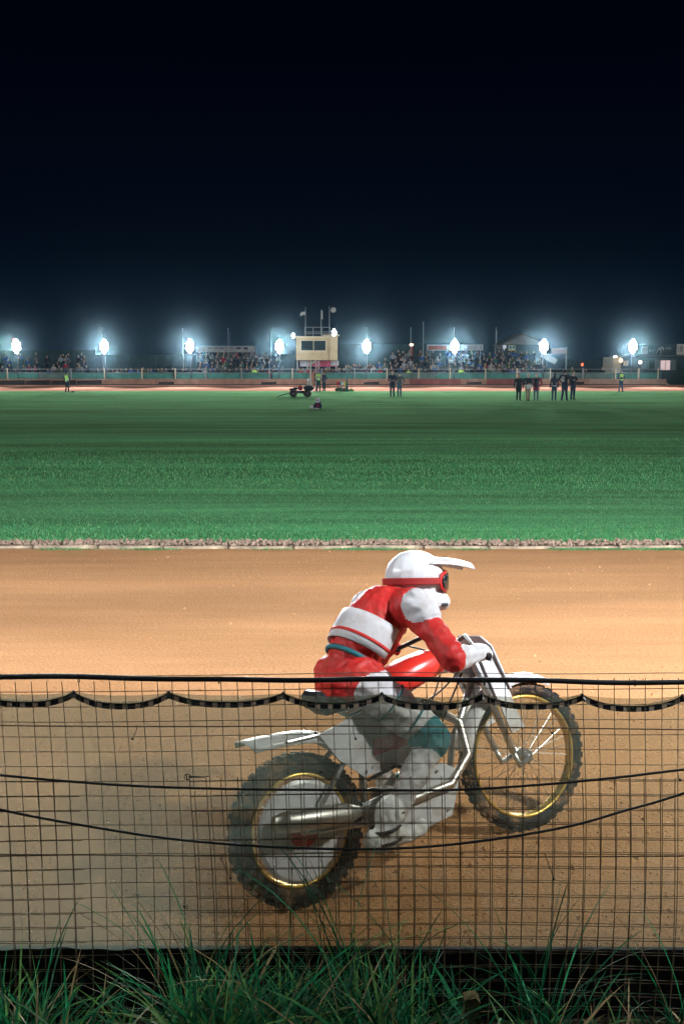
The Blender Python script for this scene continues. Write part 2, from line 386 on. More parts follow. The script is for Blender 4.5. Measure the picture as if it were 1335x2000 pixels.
# straining wires and ties
def fpx(lst, dy=-.03): return [Vector((P(x, y, FENCE_Y+dy).x, dy, P(x, y, FENCE_Y+dy).z)) for x, y in lst]
def smooth_line(lst, n=60):
    out_ = []; m = len(lst)
    for i in range(m-1):
        p0 = lst[max(i-1, 0)]; p1 = lst[i]; p2 = lst[i+1]; p3 = lst[min(i+2, m-1)]
        for k in range(n//m+1):
            t = k/(n//m+1); out_.append(.5*((2*p1)+(p2-p0)*t+(2*p0-5*p1+4*p2-p3)*t*t+(3*p1-p0-3*p2+p3)*t**3))
    out_.append(lst[-1]); return out_
b = MB(); b.tube(smooth_line(fpx([(-500, 1408), (0, 1417), (330, 1419), (667, 1418), (1000, 1421), (1335, 1425), (1800, 1432)], -.008), 90), .0021, 6); b.build('straining_wire', m_wire2, fence)
b = MB(); b.tube(smooth_line(fpx([(-500, 1669), (0, 1669), (420, 1672), (900, 1674), (1335, 1672), (1800, 1668)], -.008), 80), .0019, 6); b.build('straining_wire', m_wire2, fence)
for pl in ([(268, 1417), (266, 1428), (259, 1443)], [(589, 1416), (600, 1426), (616, 1431)], [(689, 1417), (690, 1430), (694, 1443)], [(617, 1502), (621, 1509), (627, 1508)],
           [(936, 1510), (935, 1524), (933, 1533)], [(1322, 1508), (1324, 1519), (1327, 1523)], [(431, 1675), (440, 1695), (450, 1715)], [(1063, 1667), (1072, 1693), (1081, 1716)], [(365, 1765), (366, 1775), (360, 1770)], [(1070, 1421), (1074, 1429), (1078, 1432)]):
    b = MB(); q = fpx(pl, -.028); b.tube(smooth_line(q, 12), .0011, 5); b.ell(q[-1], (.0045, .0045, .004), 8, 6); b.build('wire_tie', m_cable, fence)
q = fpx([(366, 1517)], -.03)[0]; b = MB(); b.torus((0, 0, 0), .0095, .0013, n=20, m=6); b.tube([(.004, 0, 0), (.05, 0, -.001), (.07, 0, .001)], [.0035, .002, .001], 6); b.tube([(-.003, 0, .009), (0, 0, -.012)], .002, 5)
o = b.build('wire_ring', m_cable, fence); o.location = q
q = fpx([(775, 1516)], -.03)[0]; b = MB(); b.box((0, 0, 0), (.009, .006, .011), bev=.002); o = b.build('green_clip', mat('green plastic', (.01, .16, .09), .4), fence); o.location = q
# fence posts (outside the picture at both sides)
for x in (-1.75, 1.75):
    b = MB(); b.tube([(x, .03, -.35), (x, .03, ztop+.04)], .024, 10); b.build('post', m_wood, fence, smooth=True)
for nm, pl, lab in (('cable', [(-500, 1462), (-200, 1492), (0, 1514), (230, 1533), (450, 1541), (700, 1543), (880, 1543), (1050, 1533), (1200, 1519), (1335, 1503), (1806, 1450)], 'upper black cable sagging across the near wire fence'),
                    ('cable', [(-500, 1420), (-200, 1528), (0, 1581), (180, 1615), (350, 1640), (550, 1655), (750, 1658), (920, 1645), (1100, 1616), (1230, 1580), (1335, 1549), (1806, 1395)], 'lower black cable hanging deepest across the near wire fence')):
    b = MB(); b.tube([v+Vector((0, FENCE_Y, 0)) for v in smooth_line(fpx(pl, -.04), 110)], .0042, 8); tag(b.build(nm, m_cable, smooth=True), lab, 'cable')
# debris netting with chequered ribbon
m_net = bpy.data.materials.new('sheer net'); m_net.use_nodes = True; n = m_net.node_tree; n.nodes.clear()
mo = n.nodes.new('ShaderNodeOutputMaterial'); tr = n.nodes.new('ShaderNodeBsdfTransparent'); df = n.nodes.new('ShaderNodeBsdfDiffuse'); tl = n.nodes.new('ShaderNodeBsdfTranslucent')
df.inputs[0].default_value = (.36, .44, .36, 1); tl.inputs[0].default_value = (.25, .32, .26, 1); tr.inputs[0].default_value = (.52, .52, .44, 1)
m1 = n.nodes.new('ShaderNodeMixShader'); m1.inputs[0].default_value = .5; m2 = n.nodes.new('ShaderNodeMixShader')
tcn = n.nodes.new('ShaderNodeTexCoord'); mp = n.nodes.new('ShaderNodeMapping'); mp.inputs['Scale'].default_value = (2.0, 1, .9)
nz = n.nodes.new('ShaderNodeTexNoise'); nz.inputs['Scale'].default_value = 1.6; nz.inputs['Detail'].default_value = 6
sx = n.nodes.new('ShaderNodeSeparateXYZ'); n.links.new(tcn.outputs['Object'], sx.inputs[0])
mr = n.nodes.new('ShaderNodeMapRange'); mr.inputs[1].default_value = -1.1; mr.inputs[2].default_value = .5; mr.inputs[3].default_value = .16; mr.inputs[4].default_value = .0
n.links.new(sx.outputs['X'], mr.inputs[0])
mr2 = n.nodes.new('ShaderNodeMapRange'); mr2.inputs[1].default_value = .3; mr2.inputs[2].default_value = .7; mr2.inputs[3].default_value = .14; mr2.inputs[4].default_value = .23
ad = n.nodes.new('ShaderNodeMath'); ad.operation = 'ADD'
n.links.new(tcn.outputs['Object'], mp.inputs[0]); n.links.new(mp.outputs[0], nz.inputs['Vector']); n.links.new(nz.outputs[0], mr2.inputs[0]); n.links.new(mr2.outputs[0], ad.inputs[0]); n.links.new(mr.outputs[0], ad.inputs[1])
n.links.new(df.outputs[0], m1.inputs[1]); n.links.new(tl.outputs[0], m1.inputs[2]); n.links.new(tr.outputs[0], m2.inputs[1]); n.links.new(m1.outputs[0], m2.inputs[2]); n.links.new(ad.outputs[0], m2.inputs[0]); n.links.new(m2.outputs[0], mo.inputs[0])
NY = FENCE_Y+.05
net = thing('safety_net', 'sheer pale green netting hung behind the near wire fence on a chequered ribbon', 'netting', (0, NY, 0))
PK = [-620, -430, -235, -45, 145, 330, 553, 745, 940, 1135, 1330, 1525, 1715, 1900]
def pk_y(px): return 1350+px*.006
def scallop(px):         # pixel y of the ribbon's top edge
    for a, c in zip(PK, PK[1:]):
        if a <= px <= c:
            t = (px-a)/(c-a); return pk_y(px)+20*(1-abs(2*t-1)**2.5)*(1.0+.12*math.sin(a*.7))
    return pk_y(px)+10
xs = [(-600+i*6) for i in range(410)]
zb = P(667, 1853, NY).z
b = MB(); V = []; Fc = []
rows = 24
for j in range(rows+1):
    for i, px in enumerate(xs):
        t = j/rows; top = P(px, scallop(px)-14*(1-min(1, abs((scallop(px)-pk_y(px))/25)))*0-2, NY)
        z = top.z+(zb-top.z)*t
        V.append((top.x, .006*math.sin(px*.03+t*5)+.004*math.sin(px*.08), z))
nx = len(xs)
for j in range(rows):
    for i in range(nx-1): Fc.append((j*nx+i, j*nx+i+1, (j+1)*nx+i+1, (j+1)*nx+i))
b.add(V, Fc); b.build('net_sheet', m_net, net, smooth=True)
b = MB(); V = []; Fc = []   # thin loose hem above the ribbon
for i, px in enumerate(xs):
    t0 = P(px, pk_y(px)+.30*(scallop(px)-pk_y(px)), NY); t1 = P(px, scallop(px), NY)
    V += [(t0.x, -.002, t0.z), (t1.x, -.002, t1.z)]
for i in range(nx-1): Fc.append((2*i, 2*i+1, 2*i+3, 2*i+2))
b.add(V, Fc); b.build('net_hem', m_net, net, smooth=True)
m_rb = mat('ribbon black', (.012, .016, .024), .7); m_rw = mat('ribbon white', (.85, .66, .50), .8)
b = MB(); px = -600.0; k = 0
while px < 1840:
    wd = 15.5 if k % 2 == 0 else 9.5
    hs = 5
    for q in range(hs):
        xa = px+wd*q/hs; xb = px+wd*(q+1)/hs
        for mi, (o0, o1) in ((0 if k % 2 == 0 else 1, (1.5, 11.0)),):
            A = P(xa, scallop(xa)+o0, NY); B_ = P(xb, scallop(xb)+o0, NY); C1 = P(xb, scallop(xb)+o1, NY); D = P(xa, scallop(xa)+o1, NY)
            b.add([(A.x, -.006, A.z), (B_.x, -.006, B_.z), (C1.x, -.006, C1.z), (D.x, -.006, D.z)], [(0, 1, 2, 3)], mi)
        A = P(xa, scallop(xa)-1, NY); B_ = P(xb, scallop(xb)-1, NY); C1 = P(xb, scallop(xb)+1.5, NY); D = P(xa, scallop(xa)+1.5, NY)
        b.add([(A.x, -.007, A.z), (B_.x, -.007, B_.z), (C1.x, -.007, C1.z), (D.x, -.007, D.z)], [(0, 1, 2, 3)], 0)
    px += wd; k += 1
b.build('ribbon', [m_rb, m_rw], net)
for px in PK:
    p = P(px, pk_y(px), NY); b = MB(); b.ell((0, 0, 0), (.006, .006, .007), 8, 6); b.tube([(0, 0, 0), (0, -.05, .001)], .0015, 5); b.tube([(0, 0, 0), (.008, -.01, -.012)], .002, 5)
    o = b.build('knot', m_cable, net); o.location = (p.x, -.006, p.z)
# kickboard: boards end to end
kbd = thing('kickboard', 'low dark kickboard along the bottom of the near fence', 'board', (0, BOARD_Y, 0))
zk = P(667, 1851, BOARD_Y).z
for i, (xa, xb) in enumerate(((-5.0, -2.6), (-2.595, -.62), (-.615, 1.35), (1.355, 3.3), (3.305, 5.0))):
    b = MB(); b.box(((xa+xb)/2, 0, (zk-.4)/2-.0), (xb-xa, .025, zk+.4), bev=.004, rot=(0, (.004, -.003, .003, -.002, 0)[i], 0)); b.build('board', m_board, kbd)

# ------------------------------------------------------------------ foreground grass
ga = leafmat('blade dark', (.008, .10, .045), .3); gb = leafmat('blade mid', (.015, .24, .09), .35); gc = leafmat('blade pale', (.15, .34, .09), .35); gd = leafmat('blade straw', (.34, .24, .12), .2)
GM = [ga, gb, gc, gd]
def dens(px):
    d = .22+.6*math.exp(-((px-60)/70)**2)+.9*math.exp(-((px-440)/90)**2)+.5*math.exp(-((px-560)/60)**2)+.9*math.exp(-((px-720)/90)**2)+.25*math.exp(-((px-1060)/60)**2)+.35*math.exp(-((px-1320)/40)**2)
    return d if px < 880 else d*.6
def pos_fg(g):
    while True:
        y = g.uniform(2.5, 2.97); px = g.uniform(-120, 1450)
        if g.random()*1.5 < dens(px): return ((px-CX)/F*(y+.3), y, -.13)
def h_fg(g, x, y):
    px = x/(y+.3)*F+CX
    py = g.uniform(1950, 2090)-72*dens(px)+10*g.normal(); return max(.10, (P(667, py, y).z+.13)*1.12)
blades('long_grass', 2200, pos_fg, h_fg, lambda g: g.uniform(.005, .015), GM, seg=7, bendf=lambda: .6, label='long green grass growing below the near fence', seed=11, mi_f=lambda g, x, y: int(g.choice(4, p=[.36, .34, .20, .10])))
def tuft(px, py_top, n, label, spread=.05, seed=0, y=2.85, mix=(.4, .4, .12, .08), wd=(.003, .008), bend=.55):
    base = P(px, 1900, y); top = P(px, py_top, y).z; z0 = -.13; hh = (top-z0)*1.3
    def pf(g): return (base.x+g.normal()*spread*.5, y+g.normal()*spread*.4, z0)
    o = blades('grass_tuft', n, pf, lambda g, x, yy: hh*g.uniform(.6, 1.0), lambda g: g.uniform(*wd), GM, seg=10, bendf=lambda: bend, kind='thing', label=label, cat='grass tuft', seed=seed, mi_f=lambda g, x, yy: int(g.choice(4, p=list(mix))))
    del o['kind']; o['group'] = 'tall grass tufts at the fence'; return o
tuft(60, 1825, 9, 'broad bladed arching grass tuft at the left end of the fence', .08, 21, 2.6, wd=(.009, .014), bend=.9)
tuft(375, 1745, 34, 'straw tinged grass tuft climbing the fence left of centre', .07, 22, mix=(.3, .3, .15, .25))
tuft(575, 1770, 16, 'feathery grass tuft right of the straw tinged one', .06, 23)
tuft(690, 1655, 16, 'tallest thin grass tuft in front of the motorcycle', .06, 24, bend=.35, wd=(.005, .009))
tuft(790, 1800, 22, 'bushy bright green grass tuft right of the tallest one', .08, 25, bend=.8)
tuft(1050, 1765, 34, 'dark grass tuft at the fence beneath the front wheel', .08, 26, bend=.6, mix=(.8, .2, 0, 0))
tuft(1325, 1800, 16, 'grass tuft at the right end of the fence', .06, 27)
p = P(918, 1975, 2.7); b = MB(); b.prism([(-.03, -.35), (.03, -.35), (.026, .02), (.012, .035), (-.02, .028)], -.02, .02); o = b.build('wooden_stake', mat('old stake wood', (.17, .13, .06), .9, noise=.5, nscale=20, bump=.6)); o.location = (p.x, 2.7, p.z+.02); tag(o, 'short weathered wooden stake standing in the grass', 'stake')

# ------------------------------------------------------------------ floodlights
m_steel = mat('galvanised steel', (.35, .36, .37), .5, metal=.6, noise=.2)
m_pole = mat('grey painted pole', (.10, .11, .12), .6)
m_house = mat('lamp housing', (.08, .08, .09), .5)
m_lens = mat('lamp lens', (1, 1, 1), .3, emit=(.88, .95, 1.0), estr=55)
def make_flood(h=4.4, power=1000, spot=150, down=14, yaw=0, ls=.5, spill=0):
    t = bpy.data.objects.new('floodlight_mast', None); C.objects.link(t)
    b = MB(); b.tube([(0, 0, 0), (0, 0, h*.5), (0, 0, h+.55)], [.05, .042, .035], 10); b.build('pole', m_pole, t, smooth=True)
    b = MB()
    for k in range(3): b = MB(); b.tube([(-.42, -.08, h-.48+k*.48), (.42, -.08, h-.48+k*.48)], .025, 6); b.build('crossbar', m_steel, t)
    for lx, lz in ((0, .56), (-.235, .2), (.235, .2), (-.235, -.2), (.235, -.2), (0, -.56)):
        if True:
            b = MB(); c = Vector((lx, -.2, h+lz)); b.tube([c+Vector((0, .10, .03)), c, c+Vector((0, -.10, -.02))], [.10, .16, .205], 16)
            hh = b.build('lamp_head', m_house, t)
            b = MB(); b.tube([c+Vector((0, -.10, -.02)), c+Vector((0, -.125, -.025)), c+Vector((0, -.14, -.03))], [.195, .18, .09], 18); b.build('lens', m_lens, hh)
    ld = bpy.data.lights.new('floodlight_beam', 'SPOT'); ld.energy = power; ld.color = LAMP_C; ld.spot_size = R(spot); ld.spot_blend = 1.0; ld.shadow_soft_size = ls
    lo = bpy.data.objects.new('floodlight_beam', ld); C.objects.link(lo); lo.parent = t; lo.location = (0, -.55-ls*.4, h)
    lo.rotation_euler = (R(90-down), 0, math.pi)
    if spill:
        ld = bpy.data.lights.new('lamp_spill', 'POINT'); ld.energy = spill; ld.color = LAMP_C; ld.shadow_soft_size = .12
        lo = bpy.data.objects.new('lamp_spill', ld); C.objects.link(lo); lo.parent = t; lo.location = (0, -1.1, h)
    return t
FLP = [(32, 676), (203, 676), (370, 676), (545, 677), (716, 676), (888, 675), (1062, 674), (1236, 672)]
ordn = ['first', 'second', 'third', 'fourth', 'fifth', 'sixth', 'seventh', 'eighth']
fl0 = None
MY = WALL_Y+.35
for i, (px, py) in enumerate(FLP):
    c = P(px, py, MY-.4); gz = .15
    if fl0 is None: fl0 = make_flood(c.z-gz, FAR_P, 58, 2, ls=.5, spill=480); t = fl0
    else: t = copy_tree(fl0)
    t.location = (c.x, MY, gz); t.rotation_euler = (0, 0, rnd.uniform(-.12, .12))
    tag(t, f'glowing white floodlight on its mast, {ordn[i]} from the left along the far wall', 'floodlight', 'floodlights along the far wall')
# matching masts on this side of the track, left and right of the picture
nf0 = None
for i, (x, y) in enumerate(((-5.6, 1.6), (4.7, 1.6), (-16, 1.6), (15, 1.6))):
    t = make_flood(5.0, NEAR_P*(.85 if x < 0 else 1.45), 125, 22, ls=.14, spill=260)
    t.location = (x, y, -.3); t.rotation_euler = (0, 0, math.pi+ (R(-14) if x < 0 else R(14))*(1 if abs(x) < 10 else 1.2))
    tag(t, ('floodlight mast left of the viewer behind the near fence', 'floodlight mast right of the viewer behind the near fence', 'floodlight mast farther left along the near fence', 'floodlight mast farther right along the near fence')[i], 'floodlight', 'floodlights along the near fence')

for i, (x, y) in enumerate(((-46, 34), (-50, 62), (46, 34), (50, 62))):
    t = make_flood(5.0, 16000, 90, 4, ls=.5); t.location = (x, y, 0); t.rotation_euler = (0, 0, math.atan2(78-y, -x)+math.pi/2)
    tag(t, ('floodlight mast beside the left bend, nearer one', 'floodlight mast beside the left bend, farther one', 'floodlight mast beside the right bend, nearer one', 'floodlight mast beside the right bend, farther one')[i], 'floodlight', 'floodlights round the bends')
# ------------------------------------------------------------------ far side: wall, fence, terraces
def FX(px, Y=WALL_Y): return P(px, 740, Y).x
m_wallA = mat('salmon concrete', (.50, .30, .22), .85, noise=.3, nscale=1.3, bump=.3, bscale=9)
m_wallB = mat('pale concrete', (.58, .42, .34), .85, noise=.25, nscale=1.3)
m_wallC = mat('dark stained wall', (.05, .045, .05), .85, noise=.4, nscale=1.0)
m_wallD = mat('red boards', (.34, .12, .11), .8, noise=.3, nscale=1.3)
wall = thing('trackside_wall', 'low salmon coloured wall of butted panels on the far side of the track', 'wall', (0, WALL_Y, 0))
zt = P(667, 740, WALL_Y).z; zl = .12
pxs = list(range(-150, 1290, 50))
for i, a in enumerate(pxs):
    c = a+49.6; x0, x1 = FX(a), FX(c)
    m = m_wallA if not (380 < a < 560) else m_wallA
    if 700 < a < 1100 and i % 3: m = m_wallD
    if a >= 1130: m = m_wallB
    b = MB(); b.prism([(x0, zl), (x1, zl), (x1, zt+rnd.uniform(-.01, .01)), (x0, zt+rnd.uniform(-.01, .01))], -.08, .08); pn = b.build('wall_panel', m, wall)
    b = MB(); b.box(((x0+x1)/2, -.095, zl+.06), (x1-x0, .03, .10), bev=.01); b.build('skirting', m_wallC, pn)
    if i % 4 == 1 or a < 160: 
        b = MB(); ww = (x1-x0)*(.98 if a < 160 else .6); b.prism([((x0+x1)/2-ww/2, zl+.12), ((x0+x1)/2+ww/2, zl+.12), ((x0+x1)/2+ww/2, zt-(.12 if a < 160 else .30)), ((x0+x1)/2-ww/2, zt-(.18 if a < 160 else .36))], -.088, -.081); b.build('stain', m_wallC, pn)
b = MB(); b.prism([(FX(1300), zl), (FX(1301), zt), (FX(1290), zt), (FX(1290), zl)], -.08, .08)
b = MB(); b.prism([(FX(1250), zl), (FX(1306), zl), (FX(1304), zl+.15), (FX(1291), zt), (FX(1250), zt)], -.085, -.081); b.build('sloping_end', m_wallB, wall)
m_gnet = mat('green netting', (.07, .24, .20), .8, noise=.35, nscale=1.2)
m_gboard = mat('grey green boards', (.12, .20, .18), .8, noise=.35, nscale=1.0)
m_postw = mat('white post', (.60, .52, .38), .7)
ff = thing('spectator_fence', 'long spectator fence of green netting, rail and pale posts behind the far wall', 'fence', (0, WALL_Y+1.6, 0))
FY = WALL_Y+1.6
zr = P(667, 721, FY).z; zn1 = P(667, 728.5, FY).z; zn0 = P(667, 742, FY).z
segs = [(-60, 75, 0), (76, 130, 1), (131, 338, 0), (345, 526, 0), (532, 690, 0), (691, 757, 0), (758, 850, 1), (851, 1060, 0), (1061, 1195, 1), (1196, 1290, 0)]
for a, c, k in segs:
    b = MB(); b.box(((FX(a, FY)+FX(c, FY))/2, 0, (zn0+zn1)/2), (FX(c, FY)-FX(a, FY), .03, zn1-zn0)); b.build('net_panel', m_gboard if k else m_gnet, ff)
b = MB(); b.tube([(FX(-60, FY), -.05, zr), (FX(1290, FY), -.05, zr)], .03, 6); b.build('rail', m_steel, ff)
b = MB(); b.tube([(FX(-60, FY), -.05, zn1+.02), (FX(1290, FY), -.05, zn1+.02)], .025, 6); b.build('rail', m_steel, ff)
for px in (16, 140, 205, 278, 343, 402, 472, 526, 571, 628, 692, 755, 817, 878, 947, 1008, 1073, 1137, 1200, 1245, 1283):
    b = MB(); b.box((FX(px, FY), -.10, (zr+.1+zl)/2), (.12 if px % 3 else .16, .1, zr+.1-zl), bev=.01); b.build('post', m_postw if rnd.random() < .55 else m_steel, ff)

m_terr = mat('terrace concrete', (.10, .11, .11), .9, noise=.3)
TY = WALL_Y+3.4
def terrace(px0, px1, rows, label):
    b = MB(); xa, xb = FX(px0, TY), FX(px1, TY)
    for k in range(rows): b.box(((xa+xb)/2, k*.8+.4, (.15+.33*k)/2), (xb-xa-.004*k, .8, .15+.33*k), mi=0)
    o = b.build('terrace', m_terr); o.location = (0, TY, 0.1); tag(o, label, 'terrace'); return o
terrace(-40, 185, 6, 'stepped terrace under the crowd at the far left')
terrace(384, 548, 7, 'stepped terrace under the packed crowd left of the control tower')
terrace(735, 860, 7, 'stepped terrace under the crowd right of the control tower')
terrace(868, 1068, 7, 'stepped terrace under the crowd below the gabled building')

# dark hoardings and banks behind
m_dark = mat('dark hoarding', (.035, .075, .085), .9, noise=.35, nscale=.8)
def hoard(px0, px1, py0, py1, Y, m, name, label, cat, thick=.12):
    a = P(px0, py1, Y); c = P(px1, py0, Y); b = MB(); b.box((0, 0, 0), (c.x-a.x, thick, c.z-a.z)); 
    o = b.build(name, m); o.location = ((a.x+c.x)/2, Y, (a.z+c.z)/2); tag(o, label, cat); return o
def hoard_full(px0, px1, py0, Y, m, name, label, cat):
    a = P(px0, 740, Y); c = P(px1, py0, Y); b = MB(); b.box((0, 0, c.z/2), (c.x-a.x, .12, c.z))
    n_ = max(2, int((c.x-a.x)/2.4))
    for k in range(n_+1): b.box((-(c.x-a.x)/2+(c.x-a.x)*k/n_, -.09, c.z/2), (.10, .06, c.z+.1))
    o = b.build(name, m); o.location = ((a.x+c.x)/2, Y, 0); tag(o, label, cat); return o
hoard_full(186, 383, 693, 121, m_dark, 'hoarding', 'dark teal hoarding between the left crowd and the white banner board', 'hoarding')
hoard_full(548, 576, 692, 121, m_dark, 'hoarding', 'short dark hoarding just left of the control tower', 'hoarding')
hoard_full(662, 868, 672, 122, m_dark, 'hoarding', 'tall dark hoarding behind the crowd right of the control tower', 'hoarding')
hoard_full(-60, 186, 684, 122, m_dark, 'hoarding', 'dark hoarding behind the crowd at the far left', 'hoarding')
hoard_full(1108, 1196, 702, 121, m_dark, 'hoarding', 'low dark hoarding left of the lit clubhouse', 'hoarding')
hoard_full(500, 548, 700, 120.5, m_dark, 'hoarding', 'narrow dark hoarding behind the end of the packed crowd', 'hoarding')

m_white = mat('white board', (.55, .56, .58), .7, noise=.15, nscale=2); m_ink = mat('dark lettering', (.05, .06, .08), .8); m_redp = mat('red paint', (.45, .10, .07), .7, noise=.3, nscale=2)
def sign_board(px0, px1, py0, py1, Y, label, marks=0, m=None, legs=True, inkm=None, seed=0, mrange=(.08, .92), mz=(.25, .75)):
    a = P(px0, py1, Y); c = P(px1, py0, Y); t = thing('banner_board', label, 'sign board', ((a.x+c.x)/2, Y, 0))
    wd, hh, zc = c.x-a.x, c.z-a.z, (a.z+c.z)/2
    b = MB(); b.box((0, 0, zc), (wd, .06, hh), bev=.01); b.build('panel', m or m_white, t)
    if marks:
        g = random.Random(seed); b = MB(); n_ = marks
        for k in range(n_):
            x = -wd/2+wd*(mrange[0]+(mrange[1]-mrange[0])*k/n_); cw = wd*(mrange[1]-mrange[0])/n_
            if g.random() < .14: continue
            z0, z1 = a.z+hh*mz[0], a.z+hh*mz[1]; s = cw*.24
            b.box((x+s/2, -.034, (z0+z1)/2), (s, .006, z1-z0))
            typ = g.randrange(4)
            if typ != 0: b.box((x+cw*.36, -.034, z1-s/2), (cw*.36, .006, s))
            if typ in (1, 2): b.box((x+cw*.36, -.034, (z0+z1)/2), (cw*.36, .006, s*.8))
            if typ in (2, 3): b.box((x+cw*.36, -.034, z0+s/2), (cw*.36, .006, s))
            if typ == 0: b.box((x+cw*.62, -.034, (z0+z1)/2), (s, .006, z1-z0))
        b.build('lettering', inkm or m_ink, t)
    if legs:
        b = MB()
        for sx_ in (-.45, 0, .45): b.tube([(wd*sx_, .08, 0), (wd*sx_, .08, a.z+hh)], .05, 6)
        b.build('support', m_steel, t)
    return t
sb = sign_board(383, 498, 675.5, 688, 119.5, 'long white banner board with faint dark lettering above the packed crowd', 22, seed=4, mrange=(.2, .75), mz=(.45, .8))
b = MB(); b.ell((1.55, -.034, P(440, 680, 119.5).z), (.35, .006, .10), 12, 8); b.box((2.4, -.034, P(440, 680.5, 119.5).z), (.5, .006, .25)); b.build('emblem', m_ink, sb)
sb = sign_board(833, 943, 673, 684.5, 119.5, 'long pale banner board with a reddish left end above the crowd', 20, seed=8, mrange=(.45, .97), inkm=mat('faded blue ink', (.15, .2, .3), .8))
a_ = P(835, 683.5, 119.5); c_ = P(872, 675, 119.5); b = MB(); b.box(((a_.x+c_.x)/2-sb.location.x, -.033, (a_.z+c_.z)/2), (c_.x-a_.x, .008, c_.z-a_.z)); b.build('red_panel', m_redp, sb)
sign_board(965, 982, 674.5, 680, 119.5, 'small pale board just left of the gabled building', 4, seed=2, m=mat('dull board', (.25, .24, .27), .8))
sb = sign_board(1075.5, 1105, 680, 691, 116, 'white board fixed at the top of a tall white post', 0, legs=False, m=mat('bright white board', (.75, .75, .78), .6))
p1 = P(1104.5, 712, 116); b = MB(); b.box((p1.x-sb.location.x, .08, P(1104, 679, 116).z/2), (.12, .08, P(1104, 679, 116).z)); b.build('post', m_white, sb)
p1 = P(1071, 699.5, 115.5); b = MB(); b.box((0, 0, 0), (1.95, .06, .62), bev=.01); b.box((-.9, .07, 0), (.08, .06, .6))
o = b.build('tilted_board', m_white); o.location = p1; o.rotation_euler = (0, R(28), 0); tag(o, 'white rectangular board hanging at a steep tilt under the seventh floodlight', 'sign board')
p2 = P(1057, 690, 115.5)
b = MB(); b.tube([(0, 0, 0), (0, 0, p2.z+.6)], .05, 6); b.tube([(0, 0, p1.z), (1.0, 0, p1.z)], .03, 6); o = b.build('sign_pole', m_steel); o.location = (p1.x-.7, 115.65, 0); tag(o, 'slim steel pole holding the tilted white board', 'pole')

# gabled building
m_pale = mat('pale cladding', (.30, .28, .25), .85, noise=.2, nscale=1.5, bump=.3, bscale=12); m_roof = mat('dull roof', (.20, .19, .17), .85, noise=.25, nscale=1.5)
m_glassd = mat('dark glass', (.006, .018, .024), .35, spec=.15)
gy = 124; gb_ = thing('gabled_building', 'gabled clubhouse with a pale triangular front behind the right hand crowd', 'building', (P(1020, 700, gy).x, gy, 0))
gx = gb_.location.x
def L(px, py, Y, ox): q = P(px, py, Y); return (q.x-ox, q.z)
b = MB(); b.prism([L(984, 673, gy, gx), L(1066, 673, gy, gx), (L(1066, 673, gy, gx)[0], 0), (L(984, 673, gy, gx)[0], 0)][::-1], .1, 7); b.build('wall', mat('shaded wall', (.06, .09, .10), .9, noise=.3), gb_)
b = MB(); b.prism([L(982, 672.8, gy, gx), L(1068, 672.8, gy, gx), L(1019, 654, gy, gx)], 0, .1); b.build('gable', m_pale, gb_)
ap = L(1019, 652.5, gy, gx)
for e in ((978, 674), (1071, 674)):
    q = L(e[0], e[1], gy, gx); d = Vector((q[0]-ap[0], 0, q[1]-ap[1])); b = MB(); nrm = Vector((-d.z, 0, d.x)).normalized()*.1*(1 if q[0] < ap[0] else -1)
    poly = [(ap[0], ap[1]), (q[0], q[1]), (q[0]-abs(nrm.x)*0, q[1]+.14), (ap[0], ap[1]+.16)]
    b.prism(poly, -.35, 7.2); b.build('roof_slope', m_roof, gb_)
wx0, wz0 = L(992, 684.5, gy, gx); wx1, wz1 = L(1005.5, 674.5, gy, gx)
b = MB(); b.box(((wx0+wx1)/2, 0, (wz0+wz1)/2), (wx1-wx0, .12, wz1-wz0)); wn = b.build('window', mat('lit yellow frame', (.6, .5, .25), .6, emit=(.5, .45, .22), estr=.35), gb_)
for s in (-1, 1):
    b = MB(); b.box(((wx0+wx1)/2+s*(wx1-wx0)*.24, -.07, (wz0+wz1)/2+.05), ((wx1-wx0)*.36, .02, (wz1-wz0)*.62)); b.build('pane', mat('blue lit pane', (.05, .18, .25), .2, emit=(.03, .2, .3), estr=.5), wn)
b = MB(); b.tube([(wx0-.6, -.4, wz0), (wx0-.6, -.4, wz0+.5)], .04, 6); b.box((wx0-.6, -.42, wz0+.45), (.5, .1, .4), bev=.05); b.build('wall_lamp', mat('wall lamp glow', (1, 1, 1), .5, emit=(.8, .9, 1), estr=.6), gb_)

# control tower
ty = WALL_Y+3.0
ox = P(618, 700, ty).x
tw = thing('control_tower', 'cream control tower with a glazed cabin raised above the crowd', 'tower', (ox, ty, 0))
m_cream = mat('cream cladding', (.56, .46, .28), .8, noise=.18, nscale=1.2, bump=.2, bscale=10); m_cream2 = mat('cream trim', (.66, .58, .40), .7)
x0, z0 = L(578, 703.5, ty, ox); x1, z1 = L(644, 660, ty, ox)
b = MB(); b.box(((x0+x1)/2, 1.4, (z0+z1)/2), (x1-x0, 2.8, z1-z0), bev=.02); b.build('cabin_wall', m_cream, tw)
b = MB(); b.box(((x0+x1)/2, 1.35, z1+.09), (x1-x0+.3, 3.1, .18), bev=.02); b.build('roof', m_cream2, tw)
sx0, _ = L(643.5, 700, ty, ox); sx1, sz1 = L(659, 655.5, ty, ox)
b = MB(); b.box(((sx0+sx1)/2, 1.0, (z0+sz1)/2-.02), (sx1-sx0, 2.4, sz1-z0), bev=.02); b.build('stair_tower', m_cream, tw)
b = MB(); b.box(((sx0+sx1)/2-.3, .9, sz1+.05), (sx1-sx0+1.0, 2.5, .08)); b.build('stair_roof', m_cream2, tw)
